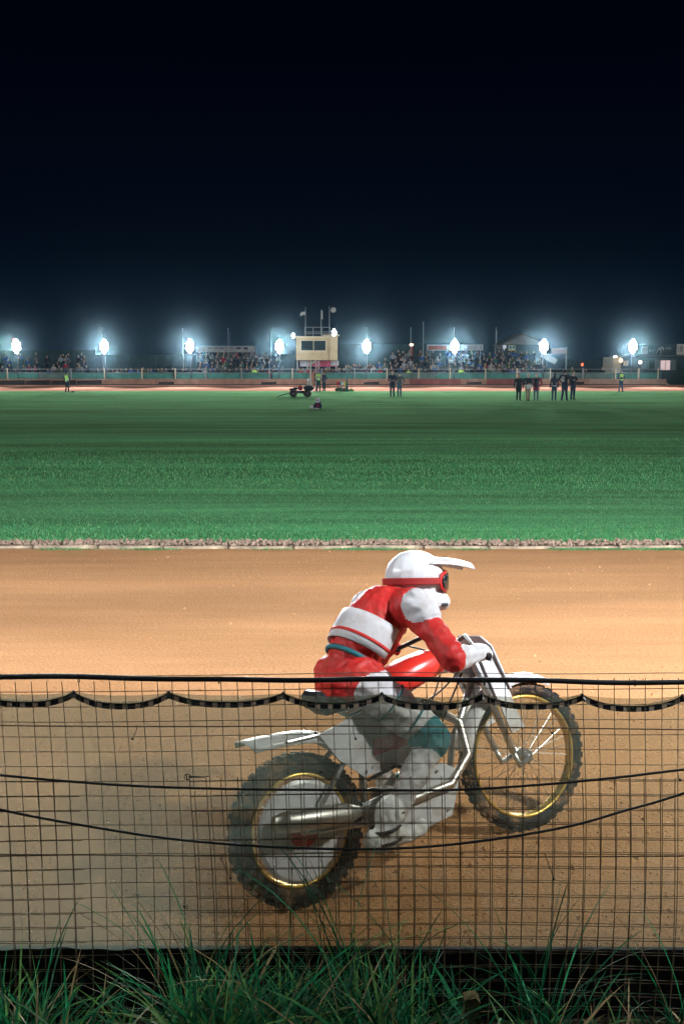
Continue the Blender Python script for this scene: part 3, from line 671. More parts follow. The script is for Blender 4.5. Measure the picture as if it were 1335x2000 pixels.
for (pa, pb) in ((588, 611), (613, 635.5)):
    a, c = L(pa, 684.5, ty, ox), L(pb, 665.5, ty, ox)
    b = MB(); tt = .09
    b.box(((a[0]+c[0])/2, -.03, c[1]+tt/2), (c[0]-a[0]+2*tt, .1, tt)); b.box(((a[0]+c[0])/2, -.03, a[1]-tt/2), (c[0]-a[0]+2*tt, .1, tt))
    for xx in (a[0]-tt/2, c[0]+tt/2): b.box((xx, -.03, (a[1]+c[1])/2), (tt, .1, c[1]-a[1]))
    wf = b.build('window_frame', m_cream2, tw)
    b = MB(); b.box(((a[0]+c[0])/2, -.01, (a[1]+c[1])/2), (c[0]-a[0], .03, c[1]-a[1])); b.build('window_pane', m_glassd, wf)
a, c = L(586, 686, ty, ox), L(637, 686, ty, ox); b = MB(); b.box(((a[0]+c[0])/2, -.1, a[1]-.08), (c[0]-a[0], .2, .07)); b.build('window_sill', m_cream2, tw)
for px in (580, 600, 622, 656):
    q = L(px, 704, ty, ox); b = MB(); b.box((q[0], .3, q[1]/2), (.16, .16, q[1])); b.build('leg', m_steel, tw)
for px, pt in ((594.5, 638), (644, 638), (611, 640), (628, 640)):
    a = L(px, 657, ty, ox); c = L(px, pt, ty, ox); b = MB(); b.box((a[0], .4, (a[1]+c[1])/2), (.06, .06, c[1]-a[1])); b.build('railing_post', m_steel, tw)
for py in (639, 648, 651.5):
    a = L(594, py, ty, ox); c = L(645, py, ty, ox); b = MB(); b.box(((a[0]+c[0])/2, .36, a[1]), (c[0]-a[0], .03, .05)); b.build('rail', m_steel, tw)
m_pink = mat('pink banner', (.62, .12, .20), .7, noise=.4, nscale=1.5)
hb = hoard(585, 660, 704.5, 716, ty+1.0, m_pink, 'cloth_banner', 'pink and white cloth banner hung below the control tower cabin', 'banner')
b = MB(); b.box((1.75, -.07, .06), (.9, .02, .5)); b.box((-1.6, -.07, 0), (1.0, .02, .6)); b.build('white_panel', m_white, hb)

# flagpoles
def flagpole(px, pt, pb, Y, label, flag=None, fm=None, r=.035):
    a = P(px, pb, Y); c = P(px, pt, Y); t = thing('flagpole', label, 'flagpole', (a.x, Y, a.z))
    b = MB(); hh = c.z-a.z; b.tube([(0, 0, 0), (0, 0, hh)], [r*1.2, r*.8], 8); b.ell((0, 0, hh+.03), (r*1.4, r*1.4, r*1.4), 8, 6); b.build('pole', m_white if r > .04 else m_steel, t)
    if flag:
        ln, dr, top = flag; V = []; Fc = []; nn = 8
        for i in range(nn+1):
            for j in range(6):
                u, v = i/nn, j/5
                V.append((ln*u+.05*math.sin(u*9), .12*math.sin(u*8+v*2), hh*top-(dr*v)-abs(ln)*.25*u*u))
        for i in range(nn):
            for j in range(5): Fc.append((i*6+j, i*6+j+1, (i+1)*6+j+1, (i+1)*6+j))
        b = MB(); b.add(V, Fc); o = b.build('flag', fm, t, smooth=True); md = o.modifiers.new('solid', 'SOLIDIFY'); md.thickness = .012
    return t
m_flagw = mat('flag white', (.55, .55, .5), .8); m_flagr = mat('flag red', (.6, .05, .05), .8); m_flagb = mat('flag blue', (.08, .1, .25), .8)
flagpole(596.5, 602, 656, ty+.5, 'flagpole on the control tower roof with white flag blowing left', (-.6, .35, .88), m_flagw)
flagpole(627, 606, 657, ty+.6, 'flagpole on the control tower roof with limp white flag', (.12, .95, 1.0), m_flagw)
flagpole(643, 600, 655, ty+.5, 'bare tallest pole on the control tower roof', None)
b = MB(); b.tube([(0, -.05, 0), (0, .05, 0)], .29, 24); b.tube([(0, .05, 0), (-.25, .05, -.02)], .03, 6); b.torus((0, -.05, 0), .27, .03, n=24, m=6); q = P(650.5, 605.5, ty+.5); o = b.build('round_dish', mat('pale dish', (.38, .38, .36), .7, noise=.5, nscale=4)); o.location = (q.x, ty+.5, q.z); tag(o, 'pale round disc fixed beside the tallest pole of the tower', 'disc')
for px, pt, f, fm, lb in ((203, 641, None, None, 'bare flagpole behind the second floodlight'), (359, 643, None, None, 'bare flagpole behind the third floodlight'), (447, 642, (.18, 2.2, .95), m_flagb, 'flagpole with limp dark blue flag above the white banner board'),
                          (530, 643, None, None, 'bare flagpole left of the fourth floodlight'), (716, 641, None, None, 'bare flagpole behind the fifth floodlight'), (801, 641, (.22, 1.6, .62), m_flagr, 'flagpole with limp red flag above the crowd'),
                          (825, 630, None, None, 'tallest bare pole standing right of the red flag'), (885, 641, None, None, 'bare flagpole behind the sixth floodlight'), (966, 641, (.10, 1.4, .95), m_flagw, 'flagpole with furled pale flag left of the gabled building')):
    t = flagpole(px, pt, 735, 120, lb, None if f is None else f, fm, .045)

# small lamps: emission
def wall_lamp(px, py, Y, r, col, st, label, flat=1.0):
    q = P(px, py, Y); t = thing('lamp', label, 'lamp', (q.x, Y, q.z))
    b = MB(); b.ell((0, 0, 0), (r, r*.6, r*flat), 12, 8); b.build('bulb', mat('glow %s' % label[:14], col, .5, emit=col, estr=st), t)
    b = MB(); b.tube([(0, .05, 0), (0, .35, 0)], r*.5, 6); b.build('bracket', m_house, t); return t
t = make_flood(1.0, 1200, 120, 12, ls=.2); q = P(652, 648, ty-.2); t.scale = (.55, .55, .55); t.location = (q.x, ty+.3, q.z-.62); tag(t, 'small white floodlight on top of the tower stair block', 'floodlight')
wall_lamp(28, 664, MY-1.2, .16, (1, .10, .14), 6, 'small red lamp glowing on top of the leftmost far floodlight', 1.0)
wall_lamp(572.5, 655.5, ty, .20, (.9, .97, 1), 5, 'small bluish white lamp left of the tower roof', 1.5)
q = P(576, 660, ty); b = MB(); b.tube([(0, 0, 0), (.3, .1, -.25)], .03, 6); o = b.build('lamp_arm', m_steel, tw); o.location = (q.x-.2-ox, 0, q.z+.25)
wall_lamp(803, 673.5, 119, .22, (1, .62, .35), 5, 'orange white lamp at the foot of the red flag', .7)
wall_lamp(1136, 712, 112, .13, (1, .08, .03), 4, 'red signal lamp right of the white boards', 1.2)
t = bpy.data.objects[-1]
q = P(1137, 712, 112.3); b = MB(); b.tube([(0, 0, 0), (0, 0, q.z+.1)], .05, 6); o = b.build('signal_post', m_house); o.location = (q.x, 112.4, 0); tag(o, 'dark post carrying the red signal lamp', 'post')

# right hand clubhouse
cy = 113; ox = P(1265, 720, cy).x
cl = thing('clubhouse', 'low dark clubhouse with lit windows at the right edge', 'building', (ox, cy, 0))
m_clad = mat('teal dark cladding', (.035, .07, .075), .85, noise=.3, nscale=1.5); m_creamw = mat('cream wall', (.55, .50, .35), .8, noise=.15)
a = L(1212, 697, cy, ox); c = L(1400, 697, cy, ox)
b = MB(); b.box(((a[0]+c[0])/2, 2.5, a[1]/2), (c[0]-a[0], 5, a[1])); b.build('wall', m_clad, cl)
e0, e1 = L(1195.5, 697, cy, ox), L(1211.5, 697, cy, ox)
b = MB(); b.box(((e0[0]+e1[0])/2, 2.0, e0[1]/2), (e1[0]-e0[0], 4.2, e0[1])); b.build('end_wall', m_creamw, cl)
f0 = L(1213, 696, cy, ox); b = MB(); b.box(((f0[0]+c[0])/2, 1.9, f0[1]+.06), (c[0]-f0[0]+.4, 5, .10)); b.build('eaves', m_steel, cl)
g0, g1 = L(1216, 674, cy+1, ox), L(1400, 694, cy+1, ox)
b = MB(); b.box(((g0[0]+g1[0])/2, 1.0, (g0[1]+g1[1])/2+.04), (g1[0]-g0[0], .1, g0[1]-g1[1])); b.build('roof_hoarding', m_dark, cl)
m_pk = mat('lit curtain', (.8, .6, .6), .8, emit=(.85, .62, .60), estr=.55); m_lit2 = mat('warm lit pane', (.6, .45, .3), .6, emit=(.55, .42, .28), estr=.25)
for (pa, pb, p0, p1, mm) in ((1288, 1307.5, 704, 722.5, m_pk), (1216.5, 1225, 705, 714, m_lit2), (1252, 1265, 706.5, 719, mat('dim pane', (.12, .2, .2), .4)), (1278, 1286, 704, 722, mat('dim pane', (.1, .1, .1))), (1309, 1318, 704, 722, mat('dim pane', (.1, .1, .1)))):
    A, B_ = L(pa, p1, cy, ox), L(pb, p0, cy, ox); b = MB(); tt = .05; cw, ch = B_[0]-A[0], B_[1]-A[1]
    b.box(((A[0]+B_[0])/2, -.03, B_[1]+tt/2), (cw+2*tt, .08, tt)); b.box(((A[0]+B_[0])/2, -.03, A[1]-tt/2), (cw+2*tt, .08, tt))
    for xx in (A[0]-tt/2, (A[0]+B_[0])/2, B_[0]+tt/2): b.box((xx, -.035, (A[1]+B_[1])/2), (tt, .08, ch))
    wf = b.build('window_frame', m_steel, cl); b = MB(); b.box(((A[0]+B_[0])/2, -.012, (A[1]+B_[1])/2), (cw, .02, ch)); b.build('window_pane', mm, wf)
A = L(1206, 698, cy, ox); b = MB(); b.box((A[0], -.03, A[1]-1.5), (.8, .06, 2.0)); b.build('door', mat('dark door', (.03, .04, .04), .6), cl)
sign_board(1252, 1264.5, 676.5, 692, cy+.8, 'pale square poster panel on the clubhouse roof hoarding', 3, legs=False, seed=3, m=mat('grey poster', (.30, .28, .28), .8), mz=(.55, .8))
sign_board(1266, 1276, 680, 690, cy+.8, 'small grey sign with pale lettering on the clubhouse roof', 5, legs=False, seed=6, m=m_dark, inkm=m_white, mz=(.3, .7))
sign_board(1280, 1294, 676, 693, cy+.8, 'dark sign with white bird-like swirls on the clubhouse roof', 0, legs=False, m=m_dark)
t = bpy.data.objects['banner_board'] if False else [o for o in bpy.data.objects if o.get('label', '').startswith('dark sign with white')][0]
b = MB(); zz = P(1287, 684, cy+.8).z
b.tube([(-.35, -.04, zz-.35), (-.2, -.04, zz+.1), (0, -.04, zz+.25), (.1, -.04, zz-.1)], [.02, .06, .07, .03], 6); b.tube([(.0, -.04, zz), (.25, -.04, zz+.35), (.4, -.04, zz+.2), (.35, -.04, zz-.1)], [.03, .07, .06, .02], 6); b.tube([(.12, -.04, zz-.5), (.12, -.04, zz)], .035, 6); b.build('emblem', m_white, t)
sign_board(1296, 1312, 676, 690, cy+.8, 'dark sign with two lines of pale lettering on the clubhouse roof', 8, legs=False, seed=9, m=m_dark, inkm=m_white, mz=(.55, .8))
sign_board(1320, 1345, 672, 692.5, cy+.6, 'bright white advertising sign at the right edge of the clubhouse roof', 5, legs=False, seed=12, mz=(.2, .8), m=mat('bright sign', (.7, .68, .62), .7))
wall_lamp(1200.5, 696.5, cy-.5, .22, (1, 1, 1), 6, 'slanted white lamp over the clubhouse end wall', .45)
wall_lamp(1211.5, 704, cy-.4, .22, (1, .6, .3), 3, 'warm orange lamp by the clubhouse door', 1.0)
wall_lamp(1249, 707.5, cy-.6, .20, (1, .75, .65), 4, 'pinkish white lamp beside the clubhouse window', 1.0)

# ------------------------------------------------------------------ people
SK = mat('skin', (.50, .30, .21), .6); SKD = mat('skin shadow', (.36, .2, .14), .6)
def clo(name, c, r=.85): return mat('cloth '+name, c, r, noise=.2, nscale=12)
BLK = clo('black', (.012, .014, .020)); NAV = clo('navy', (.015, .025, .055)); JEAN = clo('denim', (.05, .11, .17)); GRY = clo('grey', (.16, .18, .19)); KHK = clo('khaki', (.30, .25, .17))
REDC = clo('red', (.33, .02, .05)); WHC = clo('white', (.6, .6, .6)); HV = mat('hi vis', (.50, .85, .18), .7, emit=(.5, .85, .2), estr=.0); SIL = clo('silver', (.7, .72, .68)); HAIRD = clo('dark hair', (.02, .013, .01)); HAIRB = clo('blond hair', (.42, .30, .16)); SHOE = clo('shoe', (.015, .015, .017)); TEALC = clo('teal', (.03, .13, .13)); BLUC = clo('blue', (.03, .10, .30))
GREC = clo('green', (.04, .10, .05)); BRN = clo('brown', (.10, .06, .04)); CREAM = clo('cream', (.45, .42, .33))
def body_caps(pose='down', sw=1.0, coat=0, stance=.10, turn=0, hair=None, long_hair=False, dx=0, knee=0):
    """zones 0 skin 1 top 2 trousers 3 shoes 4 hair"""
    c = []
    for s in (-1, 1):
        fx = s*stance
        c += [((s*.09, 0, .90), (s*(.095+knee), -.015, .50), .102*sw, .075, 2), ((s*(.095+knee), -.015, .50), (fx, .02, .10), .073, .062, 2),
              ((fx, .035, .045), (fx*1.15, -.13, .035), .045, .035, 3)]
    c += [((-.07, 0, .94), (.07, 0, .94), .125*sw, .125*sw, 2 if not coat else 1), ((0, 0, 1.02), (0, .0, 1.30), .135*sw, .155*sw, 1), ((-.14*sw, .01, 1.39), (.14*sw, .01, 1.39), .088, .088, 1)]
    if coat: c += [((-.06, 0, .78), (-.04, 0, 1.1), .13*sw, .13*sw, 1), ((.06, 0, .78), (.04, 0, 1.1), .13*sw, .13*sw, 1)]
    c += [((0, .01, 1.44), (0, -.005, 1.56), .056, .052, 0), ('e', (0, -.01, 1.645), (.076, .094, .112), 0), ((0, -.10, 1.645), (0, -.112, 1.625), .012, .015, 0), ((0, -.06, 1.565), (0, -.075, 1.565), .035, .03, 0)]
    for s in (-1, 1):
        c.append(((s*.076, .0, 1.645), (s*.08, .01, 1.65), .012, .015, 0))
        sh = (s*.20*sw, .01, 1.40)
        if pose == 'down': el_, wr = (s*.26*sw, .03, 1.12), (s*.27*sw, -.05, .88)
        elif pose == 'front': el_, wr = (s*.27*sw, -.02, 1.13), (s*.10, -.24, 1.10)
        elif pose == 'crossed': el_, wr = (s*.26*sw, -.06, 1.14), (-s*.06, -.22, 1.18+.03*s)
        elif pose == 'hips': el_, wr = (s*.38*sw, .08, 1.15), (s*.19, -.03, 1.00)
        elif pose == 'pockets': el_, wr = (s*.30*sw, .07, 1.13), (s*.19*sw, -.08, .94)
        elif pose == 'mixed': el_, wr = ((s*.27*sw, .03, 1.12), (s*.27*sw, -.06, .88)) if s < 0 else ((s*.36, -.02, 1.20), (s*.22, -.12, 1.02))
        c += [(sh, el_, .062*sw, .052, 1), (el_, wr, .050, .038, 1)]
        w_ = Vector(wr); d = (w_-Vector(el_)).normalized()
        c += [(w_+d*.02, w_+d*.075, .032, .036, 0), (w_+d*.08, w_+d*.15, .030, .018, 0), (w_+d*.04, w_+d*.09+Vector((-s*.035, -.02, 0)), .014, .012, 0)]
    if hair == 1: c += [('e', (0, .012, 1.675), (.084, .100, .100), 4), ('e', (0, .04, 1.64), (.078, .075, .09), 4)]
    return c
def person(px, py, rz, label, cat='person', hgt=1.75, top=BLK, trou=NAV, hair=HAIRD, shoe=SHOE, long_hair=False, cap=None, extras=None, z=0.0, group=None, **kw):
    g = G(px, py, z); t = thing('person', label, cat, g, rz, group); s = hgt/1.755; t.scale = (s, s, s)
    body = fused('body', body_caps(**kw), [SK, top, trou, shoe], .022, t, 2)
    b = MB(); 
    if cap: b.ell((0, .0, 1.70), (.086, .104, .07), 14, 8); b.box((0, -.13, 1.685), (.13, .10, .012), bev=.004); b.build('cap', cap, t, smooth=True)
    b = MB(); b.ell((0, .018, 1.672), (.083, .098, .098), 14, 10); b.ell((0, .045, 1.62), (.078, .068, .09), 12, 8)
    if long_hair: b.ell((0, .06, 1.52), (.10, .055, .17), 12, 8)
    b.build('hair', hair, t, smooth=True)
    return t, body
def vest(t, m=HV, open_=False):
    c = [((0, 0, 1.0), (0, 0, 1.30), .155, .172, 0), ((-.12, .01, 1.375), (.12, .01, 1.375), .105, .105, 0)]
    v = fused('high_visibility_vest', c, [m, SIL], .022, t, 1)
    z = np.empty(len(v.data.polygons)*3); v.data.polygons.foreach_get('center', z); z = z[2::3]
    v.data.polygons.foreach_set('material_index', (((z > 1.03) & (z < 1.08)) | ((z > 1.20) & (z < 1.24))).astype(np.int32))
    return v
IG = 'officials and guests standing on the infield'
t, _ = person(132, 766.5, R(165), 'steward in a high visibility vest with back turned, standing alone at the left', hgt=1.66, top=NAV, trou=NAV, pose='front', stance=.14, group=IG); vest(t)
t, _ = person(1211, 765.5, R(12), 'steward in a high visibility vest and jeans holding a black folder at the right', hgt=1.76, top=NAV, trou=clo('deep denim', (.03, .07, .13)), pose='front', stance=.17, group=IG); vest(t)
b = MB(); b.box((0, -.27, 1.14), (.34, .10, .12), rot=(.3, .15, 0), bev=.02); b.build('folder', BLK, t)
t, _ = person(621.5, 765, R(10), 'steward in a high visibility vest with folded arms near the tower', hgt=1.78, top=CREAM, trou=clo('dark green trousers', (.015, .05, .05)), pose='crossed', stance=.12, group=IG); vest(t)
t, _ = person(632.5, 764, R(-40), 'person in dark clothes with white sleeves beside the steward near the tower', hgt=1.66, top=NAV, trou=NAV, pose='pockets', group=IG)
t, _ = person(765.5, 775.5, R(5), 'man in a dark suit and glasses, left of the pair on the infield', hgt=1.80, top=NAV, trou=NAV, pose='front', group=IG)
t, _ = person(779.5, 775, R(-15), 'man in a grey jacket and cap, right of the pair on the infield', hgt=1.68, top=clo('slate', (.09, .12, .13)), trou=JEAN, cap=BLK, pose='pockets', sw=1.15, group=IG)
t, _ = person(1011.5, 782.5, R(0), 'woman with fair hair in a long black coat, leftmost of the infield guests', hgt=1.63, top=BLK, trou=BLK, hair=HAIRB, coat=1, long_hair=True, pose='down', sw=1.15, group=IG)
t, _ = person(1029.5, 783, R(8), 'white haired man in a dark jacket and khaki trousers holding a white bag', hgt=1.66, top=BLK, trou=KHK, hair=WHC, pose='front', sw=1.15, stance=.06, group=IG)
b = MB(); b.prism([(-.16, .80), (.16, .80), (.19, 1.05), (-.19, 1.05)], -.30, -.20); b.build('bag', WHC, t)
t, _ = person(1045.5, 783, R(-10), 'man in a dark jacket with red sleeves and jeans beside the white bag', hgt=1.68, top=clo('maroon', (.22, .015, .05)), trou=clo('faded denim', (.10, .15, .17)), pose='pockets', sw=1.18, coat=1, group=IG)
fused('gilet', [((0, -.01, .9), (0, -.01, 1.30), .16, .18, 0), ((-.1, 0, 1.37), (.1, 0, 1.37), .10, .10, 0)], [BLK], .022, t, 1)
t, _ = person(1080.5, 782.5, R(178), 'long haired woman in a navy jacket and jeans seen from behind', hgt=1.66, top=NAV, trou=clo('dark denim', (.025, .07, .12)), long_hair=True, pose='down', sw=.92, group=IG)
b = MB(); b.tube([(-.13, 0, .96), (-.09, -.1, .96), (.09, -.1, .96), (.13, 0, .96), (.09, .1, .96), (-.09, .1, .96)], .03, 6, closed=True); b.build('shirt_hem', WHC, t)
t, _ = person(1101, 782.5, R(150), 'tall man in a black and white striped jumper reaching out his arm', hgt=1.90, top=BLK, trou=NAV, pose='mixed', sw=1.12, stance=.15, group=IG)
for k in range(5):
    b = MB(); z = 1.08+k*.065; b.tube([(.02+.155*math.cos(a), .155*math.sin(a)+.005, z+.012*math.sin(a*2)) for a in lin(-.6, 1.9, 9)], .018, 5); b.build('white_stripe', WHC, t, smooth=True)
t, _ = person(1117, 780.5, R(20), 'man in black with folded arms, rightmost of the infield guests', hgt=1.78, top=BLK, trou=NAV, pose='crossed', sw=1.1, group=IG)
t, _ = person(614.5, 756, R(0), 'dark clothed person standing behind the start gate post', hgt=1.72, top=BLK, trou=BLK, pose='down', group=IG, z=.02)

# crowd
protos = []
for pose, hw, sw in (('down', 1, 1), ('crossed', 1, 1.1), ('pockets', 1, 1.15), ('front', 1, 1), ('mixed', 1, .95)):
    caps = body_caps(pose=pose, hair=hw, sw=sw)
    o = fused('person', caps, [SK, BLK, NAV, SHOE, HAIRD], .034, None, 1); C.objects.unlink(o); protos.append(o)
COL = [('black', BLK, 9), ('navy', NAV, 6), ('dark grey', clo('dgrey', (.05, .055, .06)), 6), ('dark green', GREC, 3), ('teal', TEALC, 2), ('blue', BLUC, 3), ('white', clo('offwhite', (.35, .36, .36)), 2), ('red', REDC, 1.2), ('brown', BRN, 3), ('pale grey', GRY, 2)]
HR = [('dark haired', HAIRD), ('fair haired', HAIRB), ('grey haired', clo('grey hair', (.3, .3, .3))), ('black capped', BLK), ('white capped', WHC)]
ncrowd = 0
def spectator(x, y, z, where, rz=None, col=None):
    global ncrowd
    o = rnd.choice(protos).copy(); C.objects.link(o); o.name = 'person'
    cn, cm, _ = col or rnd.choices(COL, [c[2] for c in COL])[0]; hn, hm = rnd.choices(HR, [6, 2, 2, 2, 1])[0]; tn, tm = rnd.choice([('dark', NAV), ('black', BLK), ('denim', JEAN)])
    for i, mm in ((1, cm), (2, tm), (4, hm)):
        o.material_slots[i].link = 'OBJECT'; o.material_slots[i].material = mm
    s = rnd.uniform(.90, 1.05); o.scale = (s*rnd.uniform(.95, 1.1), s, s); o.location = (x, y, z); o.rotation_euler = (0, 0, (rz if rz is not None else rnd.uniform(-.6, .6)))
    tag(o, f'{hn} spectator in {cn}, {where}', 'person', 'spectators in the far crowd'); ncrowd += 1
RW = ['front row', 'second row', 'third row', 'fourth row', 'fifth row', 'sixth row', 'back row']
def fill(px0, px1, rows, where, dens_, sp=.62, topf=None):
    for k in range(rows):
        y = TY+k*.8+.4; xa, xb = FX(px0, y), FX(px1, y); x = xa+rnd.uniform(.1, .4)
        while x < xb:
            pxn = px0+(px1-px0)*(x-xa)/(xb-xa)
            if rnd.random() < dens_ and (topf is None or k <= topf(pxn)): spectator(x, y+rnd.uniform(-.12, .12), .1+.15+.33*k+.001, RW[k]+' '+where)
            x += sp*rnd.uniform(.8, 1.25)
fill(0, 180, 6, 'of the far left crowd', .42, .75)
fill(386, 546, 7, 'under the white banner board', .86, .62, lambda p: 6.5 if p < 500 else 5)
fill(738, 858, 7, 'right of the control tower', .80, .64, lambda p: 3+4*min(1, (p-738)/40))
fill(872, 1064, 7, 'left of the gabled building', .72, .64, lambda p: 7 if p < 1040 else 3)
for a, c, n_, wh in ((186, 380, 20, 'at the rail between the second and third floodlights'), (580, 662, 16, 'under the control tower cabin'), (662, 735, 14, 'at the rail beside the fifth floodlight'), (1110, 1190, 3, 'at the rail left of the clubhouse')):
    for i in range(n_):
        px = a+(c-a)*(i+rnd.uniform(.2, .8))/n_; y = FY+rnd.uniform(.5, 1.6); spectator(FX(px, y), y, .2+(rnd.choice([0, .3, .5]) if a == 662 else 0), wh)
for px, wh in ((497, 'leaning on the rail in front of the packed crowd'), (797, 'at the rail behind the pair on the infield'), (899, 'at the rail below the sixth floodlight')):
    spectator(FX(px, FY+.4), FY+.4, .2, wh, 0, ('high visibility', HV, 1))
print('crowd', ncrowd)

# ------------------------------------------------------------------ infield equipment
m_tyre = mat('tyre', (.012, .012, .013), .8, bump=.4, bscale=40)
def wheel(t, c, r, wd, name='wheel'):
    b = MB(); b.torus(c, r-wd/2, wd/2, n=28, m=8); o = b.build(name, m_tyre, t, smooth=True)
    b = MB(); b.tube([(c[0], c[1]-wd*.3, c[2]), (c[0], c[1]+wd*.3, c[2])], r*.5, 14); b.build('hub', m_house, o); return o
g = G(590, 775.5); q = thing('quad_bike', 'dark quad bike with red tank parked on the infield grass', 'quad bike', g, R(6))
for x in (-.62, .35):
    for y in (-.4, .4): wheel(q, (x, y, .26), .26, .22)
b = MB(); b.box((-.15, 0, .36), (1.0, .3, .16), bev=.04); b.tube([(-.65, -.3, .3), (.4, -.3, .34)], .025, 6); b.tube([(-.65, .3, .3), (.4, .3, .34)], .025, 6); b.build('chassis', BLK, q)
b = MB(); b.ell((.45, 0, .62), (.38, .36, .20), 16, 10); b.build('front_fairing', BLK, q, smooth=True)
b = MB(); b.ell((-.62, 0, .53), (.30, .40, .10), 14, 8); b.build('rear_mudguard', BLK, q, smooth=True)
b = MB(); b.ell((-.12, 0, .62), (.17, .14, .17), 12, 8); b.build('fuel_tank', REDC, q, smooth=True)
b = MB(); b.box((-.42, 0, .62), (.42, .26, .10), bev=.04); b.build('seat', BLK, q)
b = MB(); b.tube([(.2, -.35, .86), (.16, -.15, .83), (.16, .15, .83), (.2, .35, .86)], .02, 6); b.tube([(.18, 0, .6), (.16, 0, .83)], .02, 6); b.build('handlebar', BLK, q)
b = MB(); b.tube([(-.75, 0, .34), (-1.7, -.1, .06)], .03, 6); b.tube([(-1.7, -.3, .05), (-1.7, .1, .05)], .03, 6); b.build('drawbar', BLK, q)
b = MB(); b.box((0, 0, 0), (.12, .06, .22), bev=.01); b.tube([(0, .03, -1.0), (0, .03, .1)], .02, 6); o = b.build('marker_sign', m_white, q.parent); o.location = G(601.5, 765)+Vector((0, 0, 1.0)); o.scale = (2, 2, .95); tag(o, 'small pale sign on a stick behind the quad bike', 'sign')
# start gate
gy_ = 84.5
for px, lb in ((606.5, 'pale start gate post on the left, by the tower'), (617, 'pinkish start gate post on the right, by the tower')):
    a = P(px, 764, gy_); c = P(px, 703, gy_); b = MB(); b.tube([(0, 0, -.1), (0, 0, c.z-max(0, a.z))], .055, 8); b.box((0, 0, .03), (.4, .4, .05), bev=.01); o = b.build('gate_post', m_white if px < 610 else mat('pink post', (.55, .3, .33), .7)); o.location = (a.x, gy_, 0); tag(o, lb, 'gate post')
a, c = P(607, 712, gy_), P(618, 700, gy_); V = []; Fc = []
for i in range(9):
    for j in range(5): u, v = i/8, j/4; V.append(((c.x-a.x)*u, .06*math.sin(u*7+v), .12+.35*u+.05*math.sin(u*6)-.22*v*(1-.3*u)))
for i in range(8):
    for j in range(4): Fc.append((i*5+j, i*5+j+1, i*5+j+6, i*5+j+5))
b = MB(); b.add(V, Fc); o = b.build('start_flag', m_flagw, smooth=True); o.location = (a.x, gy_, a.z); md = o.modifiers.new('s', 'SOLIDIFY'); md.thickness = .012; tag(o, 'crumpled white flag strung between the start gate posts', 'flag')
a, c = P(604, 752, 100), P(613, 727, 100); b = MB(); b.box((0, 0, (c.z-a.z)/2), (.46, .4, c.z-a.z), bev=.02); b.box((0, -.21, (c.z-a.z)*.6), (.36, .02, .4)); o = b.build('start_box', m_wallA); o.location = ((a.x+c.x)/2, 100, max(.02, a.z)); tag(o, 'upright salmon painted box beyond the start gate', 'box')
fy = 85.0; q = P(668, 764, fy)
fs = thing('flag_rack', 'low rack of red, blue, white and yellow race flags by the start line', 'flag rack', (q.x, fy, 0))
for k, (px, cc) in enumerate(((660, (.5, .02, .03)), (665.5, (.06, .18, .45)), (669, (.7, .7, .62)), (674, (.75, .55, .08)))):
    a = P(px, 749, fy); b = MB(); x = a.x-q.x; b.prism([(x-.13, a.z-.13), (x+.13, a.z-.12), (x+.14, a.z+.12), (x-.12, a.z+.14)], -.02-k*.01, .0-k*.01); b.tube([(x, 0, .05), (x, 0, a.z+.1)], .015, 6); b.build('flag', mat('race flag %d' % k, cc, .8), fs)
b = MB(); b.box((0, .02, .08), (1.1, .16, .12), bev=.02); b.build('base_rail', m_wood, fs)
a = P(677, 764, fy); c = P(677, 736, fy); b = MB(); hh = c.z; b.tube([(0, 0, .0), (0, 0, .05), (0, 0, .06), (0, 0, hh*.7), (0, 0, hh)], [.22, .22, .15, .07, .02], 10); o = b.build('folded_umbrella', TEALC, smooth=True); o.location = (a.x, fy-.3, 0); tag(o, 'tall dark folded umbrella standing beside the flag rack', 'umbrella')
for px, s, mm, lb in ((662, .38, clo('bag green', (.03, .10, .05)), 'dark green kit bag left of the folded umbrella'), (671, .3, BLK, 'black kit bag at the foot of the folded umbrella'), (685, .26, clo('lime', (.22, .35, .12)), 'lime green kit bag right of the folded umbrella')):
    a = G(px, 764.5); b = MB(); b.ell((0, 0, s*.42), (s, s*.5, s*.45), 14, 9); b.tube([(-s*.4, 0, s*.8), (0, 0, s*1.0), (s*.4, 0, s*.8)], .02, 6); o = b.build('kit_bag', mm, smooth=True); o.location = a; tag(o, lb, 'bag')
g = G(620, 799.5); b = MB(); b.ell((0, 0, .16), (.22, .17, .18), 14, 9); b.ell((.05, .02, .32), (.12, .12, .16), 12, 8); b.tube([(-.1, 0, .3), (0, -.05, .42), (.12, 0, .34)], .02, 6); o = b.build('rucksack', NAV, smooth=True); o.location = g; tag(o, 'dark rucksack slumped on the infield grass with a card propped on it', 'bag')
ca = thing('white_card', 'small white card with dark printed mark propped on the dark rucksack', 'card', g+Vector((0, -.16, .34)))
b = MB(); b.box((0, 0, .11), (.23, .012, .23), rot=(-.15, 0, 0)); b.build('sheet', WHC, ca)
b = MB(); b.prism([(-.05, .06), (.0, .04), (.06, .05), (.03, .09), (-.02, .13), (.0, .17), (-.04, .15)], -.012, -.008); b.build('printed_mark', m_ink, ca)
b = MB(); b.ell((0, 0, .05), (.16, .09, .05), 12, 8); b.ell((.1, 0, .08), (.06, .05, .06), 10, 6); o = b.build('red_scarf', REDC, smooth=True); o.location = g+Vector((.0, -.18, .13)); tag(o, 'bright red scarf draped on the dark rucksack', 'scarf'); o.scale = (.5, .5, 1)
b = MB(); b.ell((0, 0, .10), (.11, .13, .10), 14, 9); b.box((0, -.12, .09), (.14, .05, .05), bev=.01); o = b.build('crash_helmet', WHC, smooth=True); o.location = g+Vector((-.28, -.02, 0)); tag(o, 'white crash helmet lying on the grass left of the dark rucksack', 'helmet')
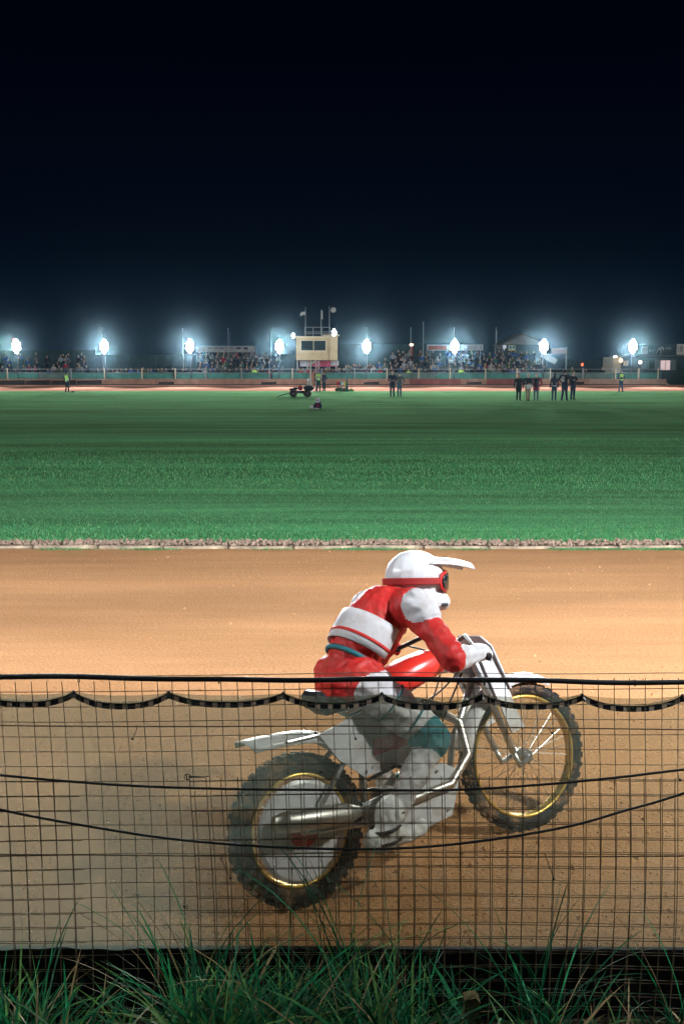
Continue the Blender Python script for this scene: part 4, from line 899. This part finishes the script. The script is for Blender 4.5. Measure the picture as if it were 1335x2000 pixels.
b = MB(); b.ell((0, 0, .05), (.30, .12, .06), 14, 8); o = b.build('jacket', WHC, smooth=True); o.location = g+Vector((-.05, -.24, 0)); o.scale = (.5, .7, .8); tag(o, 'white folded cloth on the grass in front of the dark rucksack', 'cloth')
b = MB(); b.box((0, 0, .06), (.26, .2, .12), bev=.03); o = b.build('camera_bag', BLK); o.location = G(142.5, 766.5); tag(o, 'small black bag on the grass beside the left steward', 'bag')

# ------------------------------------------------------------------ motorcycle and rider
YAW = R(33); LEAN = R(-12)
MB_LOC = Vector((-.14, 3.58, 0))
bike = thing('speedway_motorcycle', 'white speedway motorcycle with gold rims leaning into the turn behind the fence', 'motorcycle', MB_LOC); bike.rotation_euler = (LEAN, 0, YAW); bike.rotation_mode = 'XYZ'; bike.scale = (.92, .92, .92)
m_bw = mat('white bodywork', (.60, .60, .63), .3, spec=.5); m_br = mat('red bodywork', (.62, .03, .02), .3, spec=.5); m_gold = mat('gold rim', (.75, .50, .12), .3, metal=.7); m_al = mat('aluminium', (.62, .63, .65), .35, metal=.9); m_bk = mat('black paint', (.02, .02, .022), .4); m_exh = mat('exhaust', (.5, .48, .45), .4, metal=.9)
for m_, a_ in ((m_bw, .6), (m_tyre, 1.6), (m_al, .4), (m_exh, .5)): dirty(m_, a_)
def bwheel(c, r, wd, name, disc=False, steer=None):
    root = bpy.data.objects.new(name, None); C.objects.link(root); root.parent = bike; root.location = c; root.rotation_euler = (0, 0, steer or 0)
    b = MB(); b.torus((0, 0, 0), r-wd*.5, wd*.5, n=64, m=12)
    for k in range(44 if True else 0):
        a = 2*math.pi*k/44
        for s in (-1, 1): b.box(((r-.006)*math.cos(a+s*.03), s*wd*.20, (r-.006)*math.sin(a+s*.03)), (.014, wd*.28, .026), rot=(0, -a, 0))
    b.build('tyre', m_tyre, root, smooth=False)
    b = MB(); rr = r-wd-.002; n = 64
    b.torus((0, -wd*.28, 0), rr, .008, n=n, m=8); b.torus((0, wd*.28, 0), rr, .008, n=n, m=8)
    V = []; Fc = []
    for k in range(n):
        a = 2*math.pi*k/n
        for y, q_ in ((-wd*.28, rr), (0, rr-.012), (wd*.28, rr)): V.append((q_*math.cos(a), y, q_*math.sin(a)))
    for k in range(n):
        for j in range(2): Fc.append((k*3+j, k*3+j+1, ((k+1) % n)*3+j+1, ((k+1) % n)*3+j))
    b.add(V, Fc); b.build('rim', m_gold, root, smooth=True)
    b = MB()
    for k in range(36):
        a = 2*math.pi*k/36; s = 1 if k % 2 else -1; a2 = a+s*.35*(1 if (k//2) % 2 else -1)
        b.tube([(.03*math.cos(a2), s*.035, .03*math.sin(a2)), ((rr-.01)*math.cos(a), 0, (rr-.01)*math.sin(a))], .0013, 5)
    b.build('spokes', m_al, root)
    b = MB(); b.tube([(0, -.06, 0), (0, -.045, 0), (0, -.04, 0), (0, .04, 0), (0, .045, 0), (0, .06, 0)], [.018, .018, .034, .034, .018, .018], 18); b.build('hub', m_al, root, smooth=True)
    if disc:
        b = MB(); b.tube([(0, -wd*.5-.012, 0), (0, -wd*.5-.004, 0)], [rr*.86, rr*.93], 48); b.build('wheel_cover', m_bw, root, smooth=False)
        b = MB(); b.tube([(0, -wd*.5-.016, 0), (0, -wd*.5-.013, 0)], rr*.3, 32); b.build('cover_emblem', m_br, root)
    return root
RW_, FW_ = (0, 0, .315), (1.28, 0, .355)
bwheel(RW_, .315, .085, 'rear_wheel', True); bwheel(FW_, .355, .065, 'front_wheel', False, R(-6))
b = MB()
hd = (.98, 0, .86); hl = (1.02, 0, .76)
b.tube([hd, (.80, 0, .84), (.55, 0, .76), (.36, 0, .70)], .019, 10); b.tube([hl, (.86, 0, .50), (.80, 0, .24), (.70, 0, .20), (.42, 0, .20), (.34, 0, .28), (.36, 0, .70)], .017, 10); b.tube([hd, hl], .03, 12)
for s in (-1, 1): b.tube([(.36, s*.03, .68), (.22, s*.075, .56), (0, s*.075, .315)], .013, 8); b.tube([(.36, s*.04, .26), (.2, s*.075, .29), (0, s*.075, .315)], .013, 8)
b.build('frame', m_al, bike, smooth=True)
b = MB()
for s in (-1, 1):
    b.tube([(.955, s*.085, .93), (1.02, s*.085, .76), (1.13, s*.07, .50), (1.17, s*.065, .40)], [.018, .019, .017, .016], 10); b.tube([(1.17, s*.065, .40), (1.20, s*.065, .33), (1.28, s*.06, .355)], .013, 8)
for z, x in ((.90, .965), (.77, 1.015)): b.box((x, 0, z), (.05, .21, .03), bev=.008)
b.build('front_fork', m_al, bike, smooth=True)
b = MB(); b.tube([(.80, -.40, .93), (.83, -.30, .94), (.90, -.14, 1.00), (.93, -.05, .97), (.93, .05, .97), (.90, .14, 1.00), (.83, .30, .94), (.80, .40, .93)], .011, 8); hb_ = b.build('handlebar', m_bk, bike, smooth=True)
for s in (-1, 1): b = MB(); b.tube([(.795, s*.415, .93), (.83, s*.30, .94)], .017, 10); b.build('grip', m_tyre, hb_, smooth=True)
b = MB(); b.tube([(.86, .26, .95), (.89, .36, .94), (.88, .42, .93)], .005, 6); b.build('clutch_lever', m_al, hb_)
b = MB()
for x, hw, hz, zc in ((0, 0, 0, 0),): pass
prof = [(.46, .045, .80, .84), (.54, .085, .78, .90), (.64, .10, .79, .93), (.76, .095, .82, .95), (.86, .06, .85, .94), (.92, .03, .87, .91)]
V = []; Fc = []; n = 14
for x, hw, za, zb_ in prof:
    for k in range(n): a = 2*math.pi*k/n; V.append((x, hw*math.copysign(abs(math.cos(a))**.7, math.cos(a)), (za+zb_)/2+(zb_-za)/2*math.copysign(abs(math.sin(a))**.7, math.sin(a))))
for i in range(len(prof)-1):
    for k in range(n): Fc.append((i*n+k, i*n+(k+1) % n, (i+1)*n+(k+1) % n, (i+1)*n+k))
Fc += [tuple(range(n))[::-1], tuple(range((len(prof)-1)*n, len(prof)*n))]
b = MB(); b.add(V, Fc); b.build('fuel_tank', m_br, bike, smooth=True)
b = MB(); b.box((.30, 0, .80), (.30, .15, .06), bev=.025, rot=(0, R(-4), 0)); b.box((.15, 0, .83), (.06, .15, .08), bev=.02); b.build('seat', m_bk, bike)
def guard(cx, cz, r, a0, a1, hw, th=.006, tail=0):
    V = []; Fc = []; N = 26; prof2 = [(-1, -.035), (-.75, -.005), (0, .008), (.75, -.005), (1, -.035)]
    for i in range(N+1):
        a = R(a0+(a1-a0)*i/N); 
        for (u, dz) in prof2:
            rr = r+dz+tail*max(0, (i/N-.6))**2
            V.append((cx+rr*math.cos(a), u*hw, cz+rr*math.sin(a)))
    for i in range(N):
        for j in range(4): Fc.append((i*5+j, i*5+j+1, (i+1)*5+j+1, (i+1)*5+j))
    b = MB(); b.add(V, Fc); return b
o = guard(0, .315, .40, 35, 118, .095, tail=.35).build('rear_mudguard', m_bw, bike, smooth=True); o.modifiers.new('s', 'SOLIDIFY').thickness = .005
o = guard(1.28, .355, .395, 60, 165, .055).build('front_mudguard', m_bw, bike, smooth=True); o.modifiers.new('s', 'SOLIDIFY').thickness = .005
for s in (-1,): b = MB(); b.tube([(.36, s*.04, .70), (.1, s*.09, .70), (-.05, s*.09, .70)], .009, 8); b.build('mudguard_stay', m_al, bike)
b = MB(); b.prism([(-.12, -.14), (.12, -.14), (.13, .10), (.08, .15), (-.08, .15), (-.13, .10)], -.004, .004); o = b.build('number_plate', m_bw, bike); o.location = (1.10, 0, .84); o.rotation_euler = (R(-24), 0, R(90))
b = MB()
for s in (-1, 1): b.prism([(1.0, .88), (1.08, .90), (1.22, .52), (1.14, .50)], s*.105-.004, s*.105+.004)
b.build('fork_shroud', m_bw, bike)
# engine
b = MB(); b.tube([(.60, -.10, .30), (.60, -.08, .30), (.60, .08, .30), (.60, .10, .30)], [.10, .115, .115, .10], 24); b.box((.50, 0, .30), (.20, .13, .17), bev=.03); en = b.build('engine', m_al, bike, smooth=False)
b = MB()
for k in range(9): b.box((.615+.012*k, 0, .44+k*.024), (.18-.004*k, .16, .010), rot=(0, R(20), 0), bev=.003)
b.tube([(.60, 0, .38), (.72, 0, .66)], .055, 14); b.build('cylinder', m_al, en)
b = MB(); b.box((.735, 0, .69), (.17, .15, .07), bev=.02, rot=(0, R(20), 0)); b.build('cylinder_head', m_bk, en)
b = MB(); b.tube([(.60, 0, .62), (.48, -.02, .60)], .03, 10); b.tube([(.48, -.02, .53), (.48, -.02, .68)], .035, 12); b.build('carburettor', m_al, en)
b = MB(); b.tube([(.80, 0, .66), (.88, -.05, .60), (.86, -.11, .46), (.72, -.14, .36), (.40, -.15, .34), (.20, -.15, .36)], .021, 12); b.tube([(.22, -.15, .36), (.16, -.15, .365), (-.12, -.15, .40), (-.18, -.15, .405)], [.022, .045, .045, .03], 16); b.build('exhaust', m_exh, bike, smooth=True)
b = MB(); b.prism([(.28, .24), (.50, .19), (.72, .22), (.80, .40), (.70, .46), (.42, .40), (.26, .38)], -.125, -.118); b.build('engine_cover', m_bw, bike)
b = MB(); b.prism([(.30, .48), (.60, .50), (.64, .72), (.34, .76), (.10, .70), (.18, .58)], -.098, -.090); b.build('side_panel', m_bw, bike)
b = MB(); b.prism([(.36, .56), (.56, .57), (.58, .63), (.36, .63)], -.1035, -.0985); b.build('red_band', m_br, bike)
b = MB(); b.tube([(.34, -.03, .26), (.33, -.24, .24)], .012, 8); b.tube([(.33, -.15, .24), (.33, -.26, .24)], .016, 8); b.build('footrest', m_bk, bike)
b = MB(); b.torus((0, .10, .315), .10, .006, n=30, m=6); b.tube([(0, .10, .415), (.5, .10, .36)], .006, 6); b.tube([(0, .10, .215), (.5, .10, .26)], .006, 6); b.build('chain', m_exh, bike)

for pl in ([(.86, .26, .95), (.92, .10, .88), (.80, .04, .70), (.62, .10, .45)], [(.84, -.28, .94), (.93, -.12, .90), (.78, -.06, .76), (.50, -.03, .66)], [(.86, -.16, .97), (.98, -.02, .86), (.84, .03, .60), (.66, -.05, .42)]):
    b = MB(); b.tube(smooth_line([Vector(p) for p in pl], 30), .0045, 6); b.build('control_cable', m_bk, bike, smooth=True)
for x, z in ((.32, .26), (.50, .22), (.70, .25), (.76, .38), (.66, .43), (.44, .37), (.33, .52), (.58, .53), (.62, .69), (.36, .73)):
    b = MB(); b.tube([(x, -.126, z), (x, -.132, z)], .008, 6); b.build('bolt', m_al, bike)
b = MB(); b.box((.52, -.11, .70), (.16, .02, .06), bev=.006); b.tube([(.30, -.12, .47), (.44, -.13, .50), (.60, -.10, .44)], .008, 8); b.build('oil_line', m_bk, bike, smooth=True)
# rider
rd = thing('person', 'speedway rider in white helmet and red and white race suit crouched on the motorcycle', 'person', MB_LOC); rd.rotation_euler = (LEAN, 0, YAW); rd.scale = (.92, .92, .92)
m_sr = mat('suit red', (.50, .02, .018), .55, noise=.15, nscale=14, bump=.25, bscale=25); m_sw = mat('suit white', (.55, .54, .56), .55, noise=.1, nscale=14, bump=.25, bscale=25); m_sb = mat('suit teal', (.02, .15, .18), .6, noise=.2, nscale=14); m_boot = mat('boot white', (.72, .72, .72), .4); m_bootd = mat('boot sole', (.03, .03, .03), .7)
m_pk2 = mat('suit pink', (.75, .40, .38), .6)
for m_, a_ in ((m_sw, .35), (m_boot, .7), (m_sr, .22)): dirty(m_, a_, 9)
Z_R, Z_W, Z_B, Z_BT, Z_SOLE, Z_SK, Z_P = range(7)
caps = [((.34, -.08, .89), (.34, .08, .89), .12, .12, Z_R), ((.36, 0, .93), (.45, 0, 1.06), .125, .145, Z_R), ((.45, 0, 1.06), (.55, 0, 1.15), .150, .135, Z_R),
        ((.60, -.15, 1.17), (.60, .15, 1.17), .088, .088, Z_R), ((.62, 0, 1.20), (.68, 0, 1.25), .06, .055, Z_SK)]
for s in (-1, 1):
    sh = (.61, s*.18, 1.16); elb = (.66, s*.44, .99); wr = (.80, s*.375, .945)
    if s < 0: elb = (.60, -.42, .95)
    caps += [(sh, elb, .072, .055, Z_R if s < 0 else Z_R), (elb, wr, .054, .036, Z_W)]
    caps += [((.60, s*.20, 1.175), (.61, s*.25, 1.13), .076, .072, Z_W)]
caps += [((.34, -.10, .88), (.56, -.22, .64), .105, .078, Z_W), ((.55, -.22, .64), (.58, -.23, .59), .084, .080, Z_B), ((.57, -.23, .58), (.34, -.23, .34), .066, .052, Z_W),
         ((.33, -.23, .36), (.28, -.23, .26), .062, .052, Z_BT), ((.25, -.23, .23), (.46, -.24, .25), .045, .036, Z_BT), ((.22, -.23, .255), (.25, -.23, .24), .045, .045, Z_BT),
         ((.34, .10, .88), (.60, .26, .66), .105, .075, Z_W), ((.60, .26, .66), (.62, .27, .63), .082, .078, Z_B), ((.61, .27, .63), (.70, .34, .27), .064, .050, Z_W),
         ((.70, .34, .30), (.72, .35, .13), .060, .050, Z_BT), ((.70, .35, .075), (.92, .38, .06), .045, .036, Z_BT)]
fused('body', caps, [m_sr, m_sw, m_sb, m_boot, m_bootd, SK, m_pk2], .0068, rd, 6, folds=.011)
# chest/back panels of the race jacket
b = MB()
V = []; Fc = []
for i in range(9):
    for j in range(13):
        u = i/8; a = R(-100+j*15); ax = Vector((.36, 0, .93)).lerp(Vector((.55, 0, 1.15)), u); r = .150+.012*math.sin(u*3.1)
        d = Vector((-.76, 0, .65)); V.append(ax+(Vector((0, 1, 0))*math.sin(a)+d*math.cos(a))*r)
for i in range(8):
    for j in range(12):
        if 2 <= i <= 5: Fc.append((i*13+j, i*13+j+1, (i+1)*13+j+1, (i+1)*13+j))
b.add(V, Fc); o = b.build('back_panel', m_sw, rd, smooth=True); o.modifiers.new('s', 'SOLIDIFY').thickness = .006
V2 = []; F2 = []
for i in range(2):
    for j in range(13):
        u = (.36, .41)[i]; a = R(-100+j*15); ax = Vector((.36, 0, .93)).lerp(Vector((.55, 0, 1.15)), u); d = Vector((-.76, 0, .65)); V2.append(ax+(Vector((0, 1, 0))*math.sin(a)+d*math.cos(a))*.1665)
b = MB(); b.add(V2, [(j, j+1, 14+j, 13+j) for j in range(12)]); b.build('panel_stripe', m_sr, rd, smooth=True).modifiers.new('s', 'SOLIDIFY').thickness = .003
b = MB(); b.tube([(.375-.10*math.cos(a), .137*math.sin(a), .955+.09*math.cos(a)) for a in lin(-2.0, 2.0, 20)], .012, 6); b.build('belt', m_sb, rd, smooth=True)
b = MB(); b.tube([(.655+.062*math.cos(a), .062*math.sin(a), 1.215+.02*math.cos(a)) for a in lin(0, 6.28, 20)], .018, 8); b.build('collar', m_sw, rd, smooth=True)
for s in (-1, 1):
    for (p0, p1, r_) in (((.34, s*.10, .88), (.56, s*.22, .65), .092),):
        a0 = Vector(p0); a1 = Vector(p1); d = (a1-a0).normalized(); u = d.cross(Vector((0, 0, 1))).normalized(); v = d.cross(u)
        for q in (.45, .8):
            c = a0.lerp(a1, q); b = MB(); rr = r_*(1-.16*q)+.006; b.tube([c+(u*math.cos(a)+v*math.sin(a))*rr for a in lin(0, 6.1, 22)], .0045, 5, closed=True); b.build('seam', m_sb, rd, smooth=True)
b = MB(); b.ell((.335, -.235, .345), (.062, .056, .012), 14, 6); b.build('boot_cuff', m_bk, rd, smooth=True)
for z in (.29, .24): b = MB(); b.tube([(.29+.062*math.cos(a)-.0, -.23+.062*math.sin(a), z+.008*math.cos(a)) for a in lin(0, 6.1, 20)], .007, 6, closed=True); b.build('boot_strap', m_bk, rd, smooth=True)
# helmet
hr = bpy.data.objects.new('helmet', None); C.objects.link(hr); hr.parent = rd; hr.location = (.765, -.0, 1.262); hr.rotation_euler = (0, R(6), R(-14)); hr.scale = (.98, .98, .98)
hc = [('e', (-.01, 0, .03), (.145, .122, .128), 0), ('e', (-.01, 0, -.05), (.115, .10, .085), 0), ((.0, -.078, -.075), (.108, -.045, -.088), .05, .040, 0), ((.0, .078, -.075), (.108, .045, -.088), .05, .040, 0), ((.108, -.040, -.088), (.108, .040, -.088), .043, .043, 0), ('e', (.04, 0, -.065), (.09, .100, .060), 0)]
o = fused('shell', hc, [m_bw], .007, hr, 3)
def band_(a0, a1, z0, z1, rx, ry, nm, mm, par, bul=.0, n_=28):
    V = []; Fc = []
    for i in range(n_+1):
        a = a0+(a1-a0)*i/n_
        for j in range(7):
            t = j/6; tp = math.sin(math.pi*i/n_)**.25 if bul else 1; z = (z0+z1)/2+(z1-z0)*(t-.5)*tp; q = 1+bul*math.sin(math.pi*t)
            V.append((-.01+rx*q*math.cos(a), ry*q*math.sin(a), z))
    for i in range(n_):
        for j in range(6): Fc.append((i*7+j, i*7+j+1, (i+1)*7+j+1, (i+1)*7+j))
    b = MB(); b.add(V, Fc); o = b.build(nm, mm, par, smooth=True); o.modifiers.new('s', 'SOLIDIFY').thickness = .008; return o
gg = band_(-1.02, 1.02, -.048, .062, .146, .124, 'goggles', mat('goggle frame', (.50, .02, .018), .4), hr, .02)
band_(-.92, .92, -.036, .050, .153, .130, 'goggle_lens', mat('goggle lens', (.015, .015, .02), .08, spec=.8), gg, .03)
band_(1.0, 2*math.pi-1.0, -.006, .026, .149, .1265, 'goggle_strap', mat('strap', (.30, .02, .02), .7), hr)
V = []; Fc = []
for i in range(9):
    for j in range(9):
        u, v = i/8, j/4-1; wd_ = .105*(1-.35*u*u); V.append((.07+.20*u-.05*v*v*(1-u), wd_*v, .115+.015*u-.04*u*u-.03*v*v))
for i in range(8):
    for j in range(8): Fc.append((i*9+j, i*9+j+1, (i+1)*9+j+1, (i+1)*9+j))
b = MB(); b.add(V, Fc); o = b.build('peak', m_bw, hr, smooth=True); o.modifiers.new('s', 'SOLIDIFY').thickness = .006
for s in (-1, 1):
    b = MB(); b.tube([(.085, s*.088, -.10), (.12, s*.078, -.10)], .009, 8); b.build('chin_vent', m_bk, hr)
# gloves: five fingers wrapped round each grip
for s in (-1, 1):
    gc_ = Vector((.815, s*.355, .936)); ax = Vector((.035, -s*.115, .01)).normalized(); caps = []
    back = Vector((-.01, 0, .035)); wr = Vector((.79, s*.375, .948))
    caps.append((wr+Vector((-.015, 0, 0)), gc_+Vector((-.03, 0, .02)), .036, .034, 0))
    for k in range(4):
        c0 = gc_+ax*(-.036+.024*k); r = [.0095, .0105, .0105, .0095][k]; e = [.9, 1, 1.03, .95][k]
        k0 = c0+Vector((-.035, 0, .026)); k1 = c0+Vector((.010, 0, .032*e)); k2 = c0+Vector((.030*e, 0, .006)); k3 = c0+Vector((.018, 0, -.022))
        caps += [(k0, k1, .013, r*1.1, 0), (k1, k2, r*1.05, r, 0), (k2, k3, r, r*.85, 0)]
    th = gc_+ax*.040; caps += [(gc_+Vector((-.045, 0, .008)), th+Vector((-.022, 0, -.012)), .014, .011, 0), (th+Vector((-.022, 0, -.012)), th+Vector((.006, 0, -.027)), .011, .009, 0)]
    fused('glove', caps, [m_bw if s < 0 else m_sr], .004, rd, 1)

# ------------------------------------------------------------------ haze
m_h = bpy.data.materials.new('night haze'); m_h.use_nodes = True; n = m_h.node_tree; n.nodes.clear()
mo = n.nodes.new('ShaderNodeOutputMaterial'); pv = n.nodes.new('ShaderNodeVolumePrincipled'); n.links.new(pv.outputs[0], mo.inputs['Volume'])
pv.inputs['Color'].default_value = (.45, .75, .92, 1); pv.inputs['Density'].default_value = .0000200; pv.inputs['Anisotropy'].default_value = .987
b = MB(); b.box((0, 62, 7.0), (320, 150, 17)); o = b.build('haze', m_h); tag(o, kind='stuff', label='thin night haze glowing round the floodlights', cat='haze')
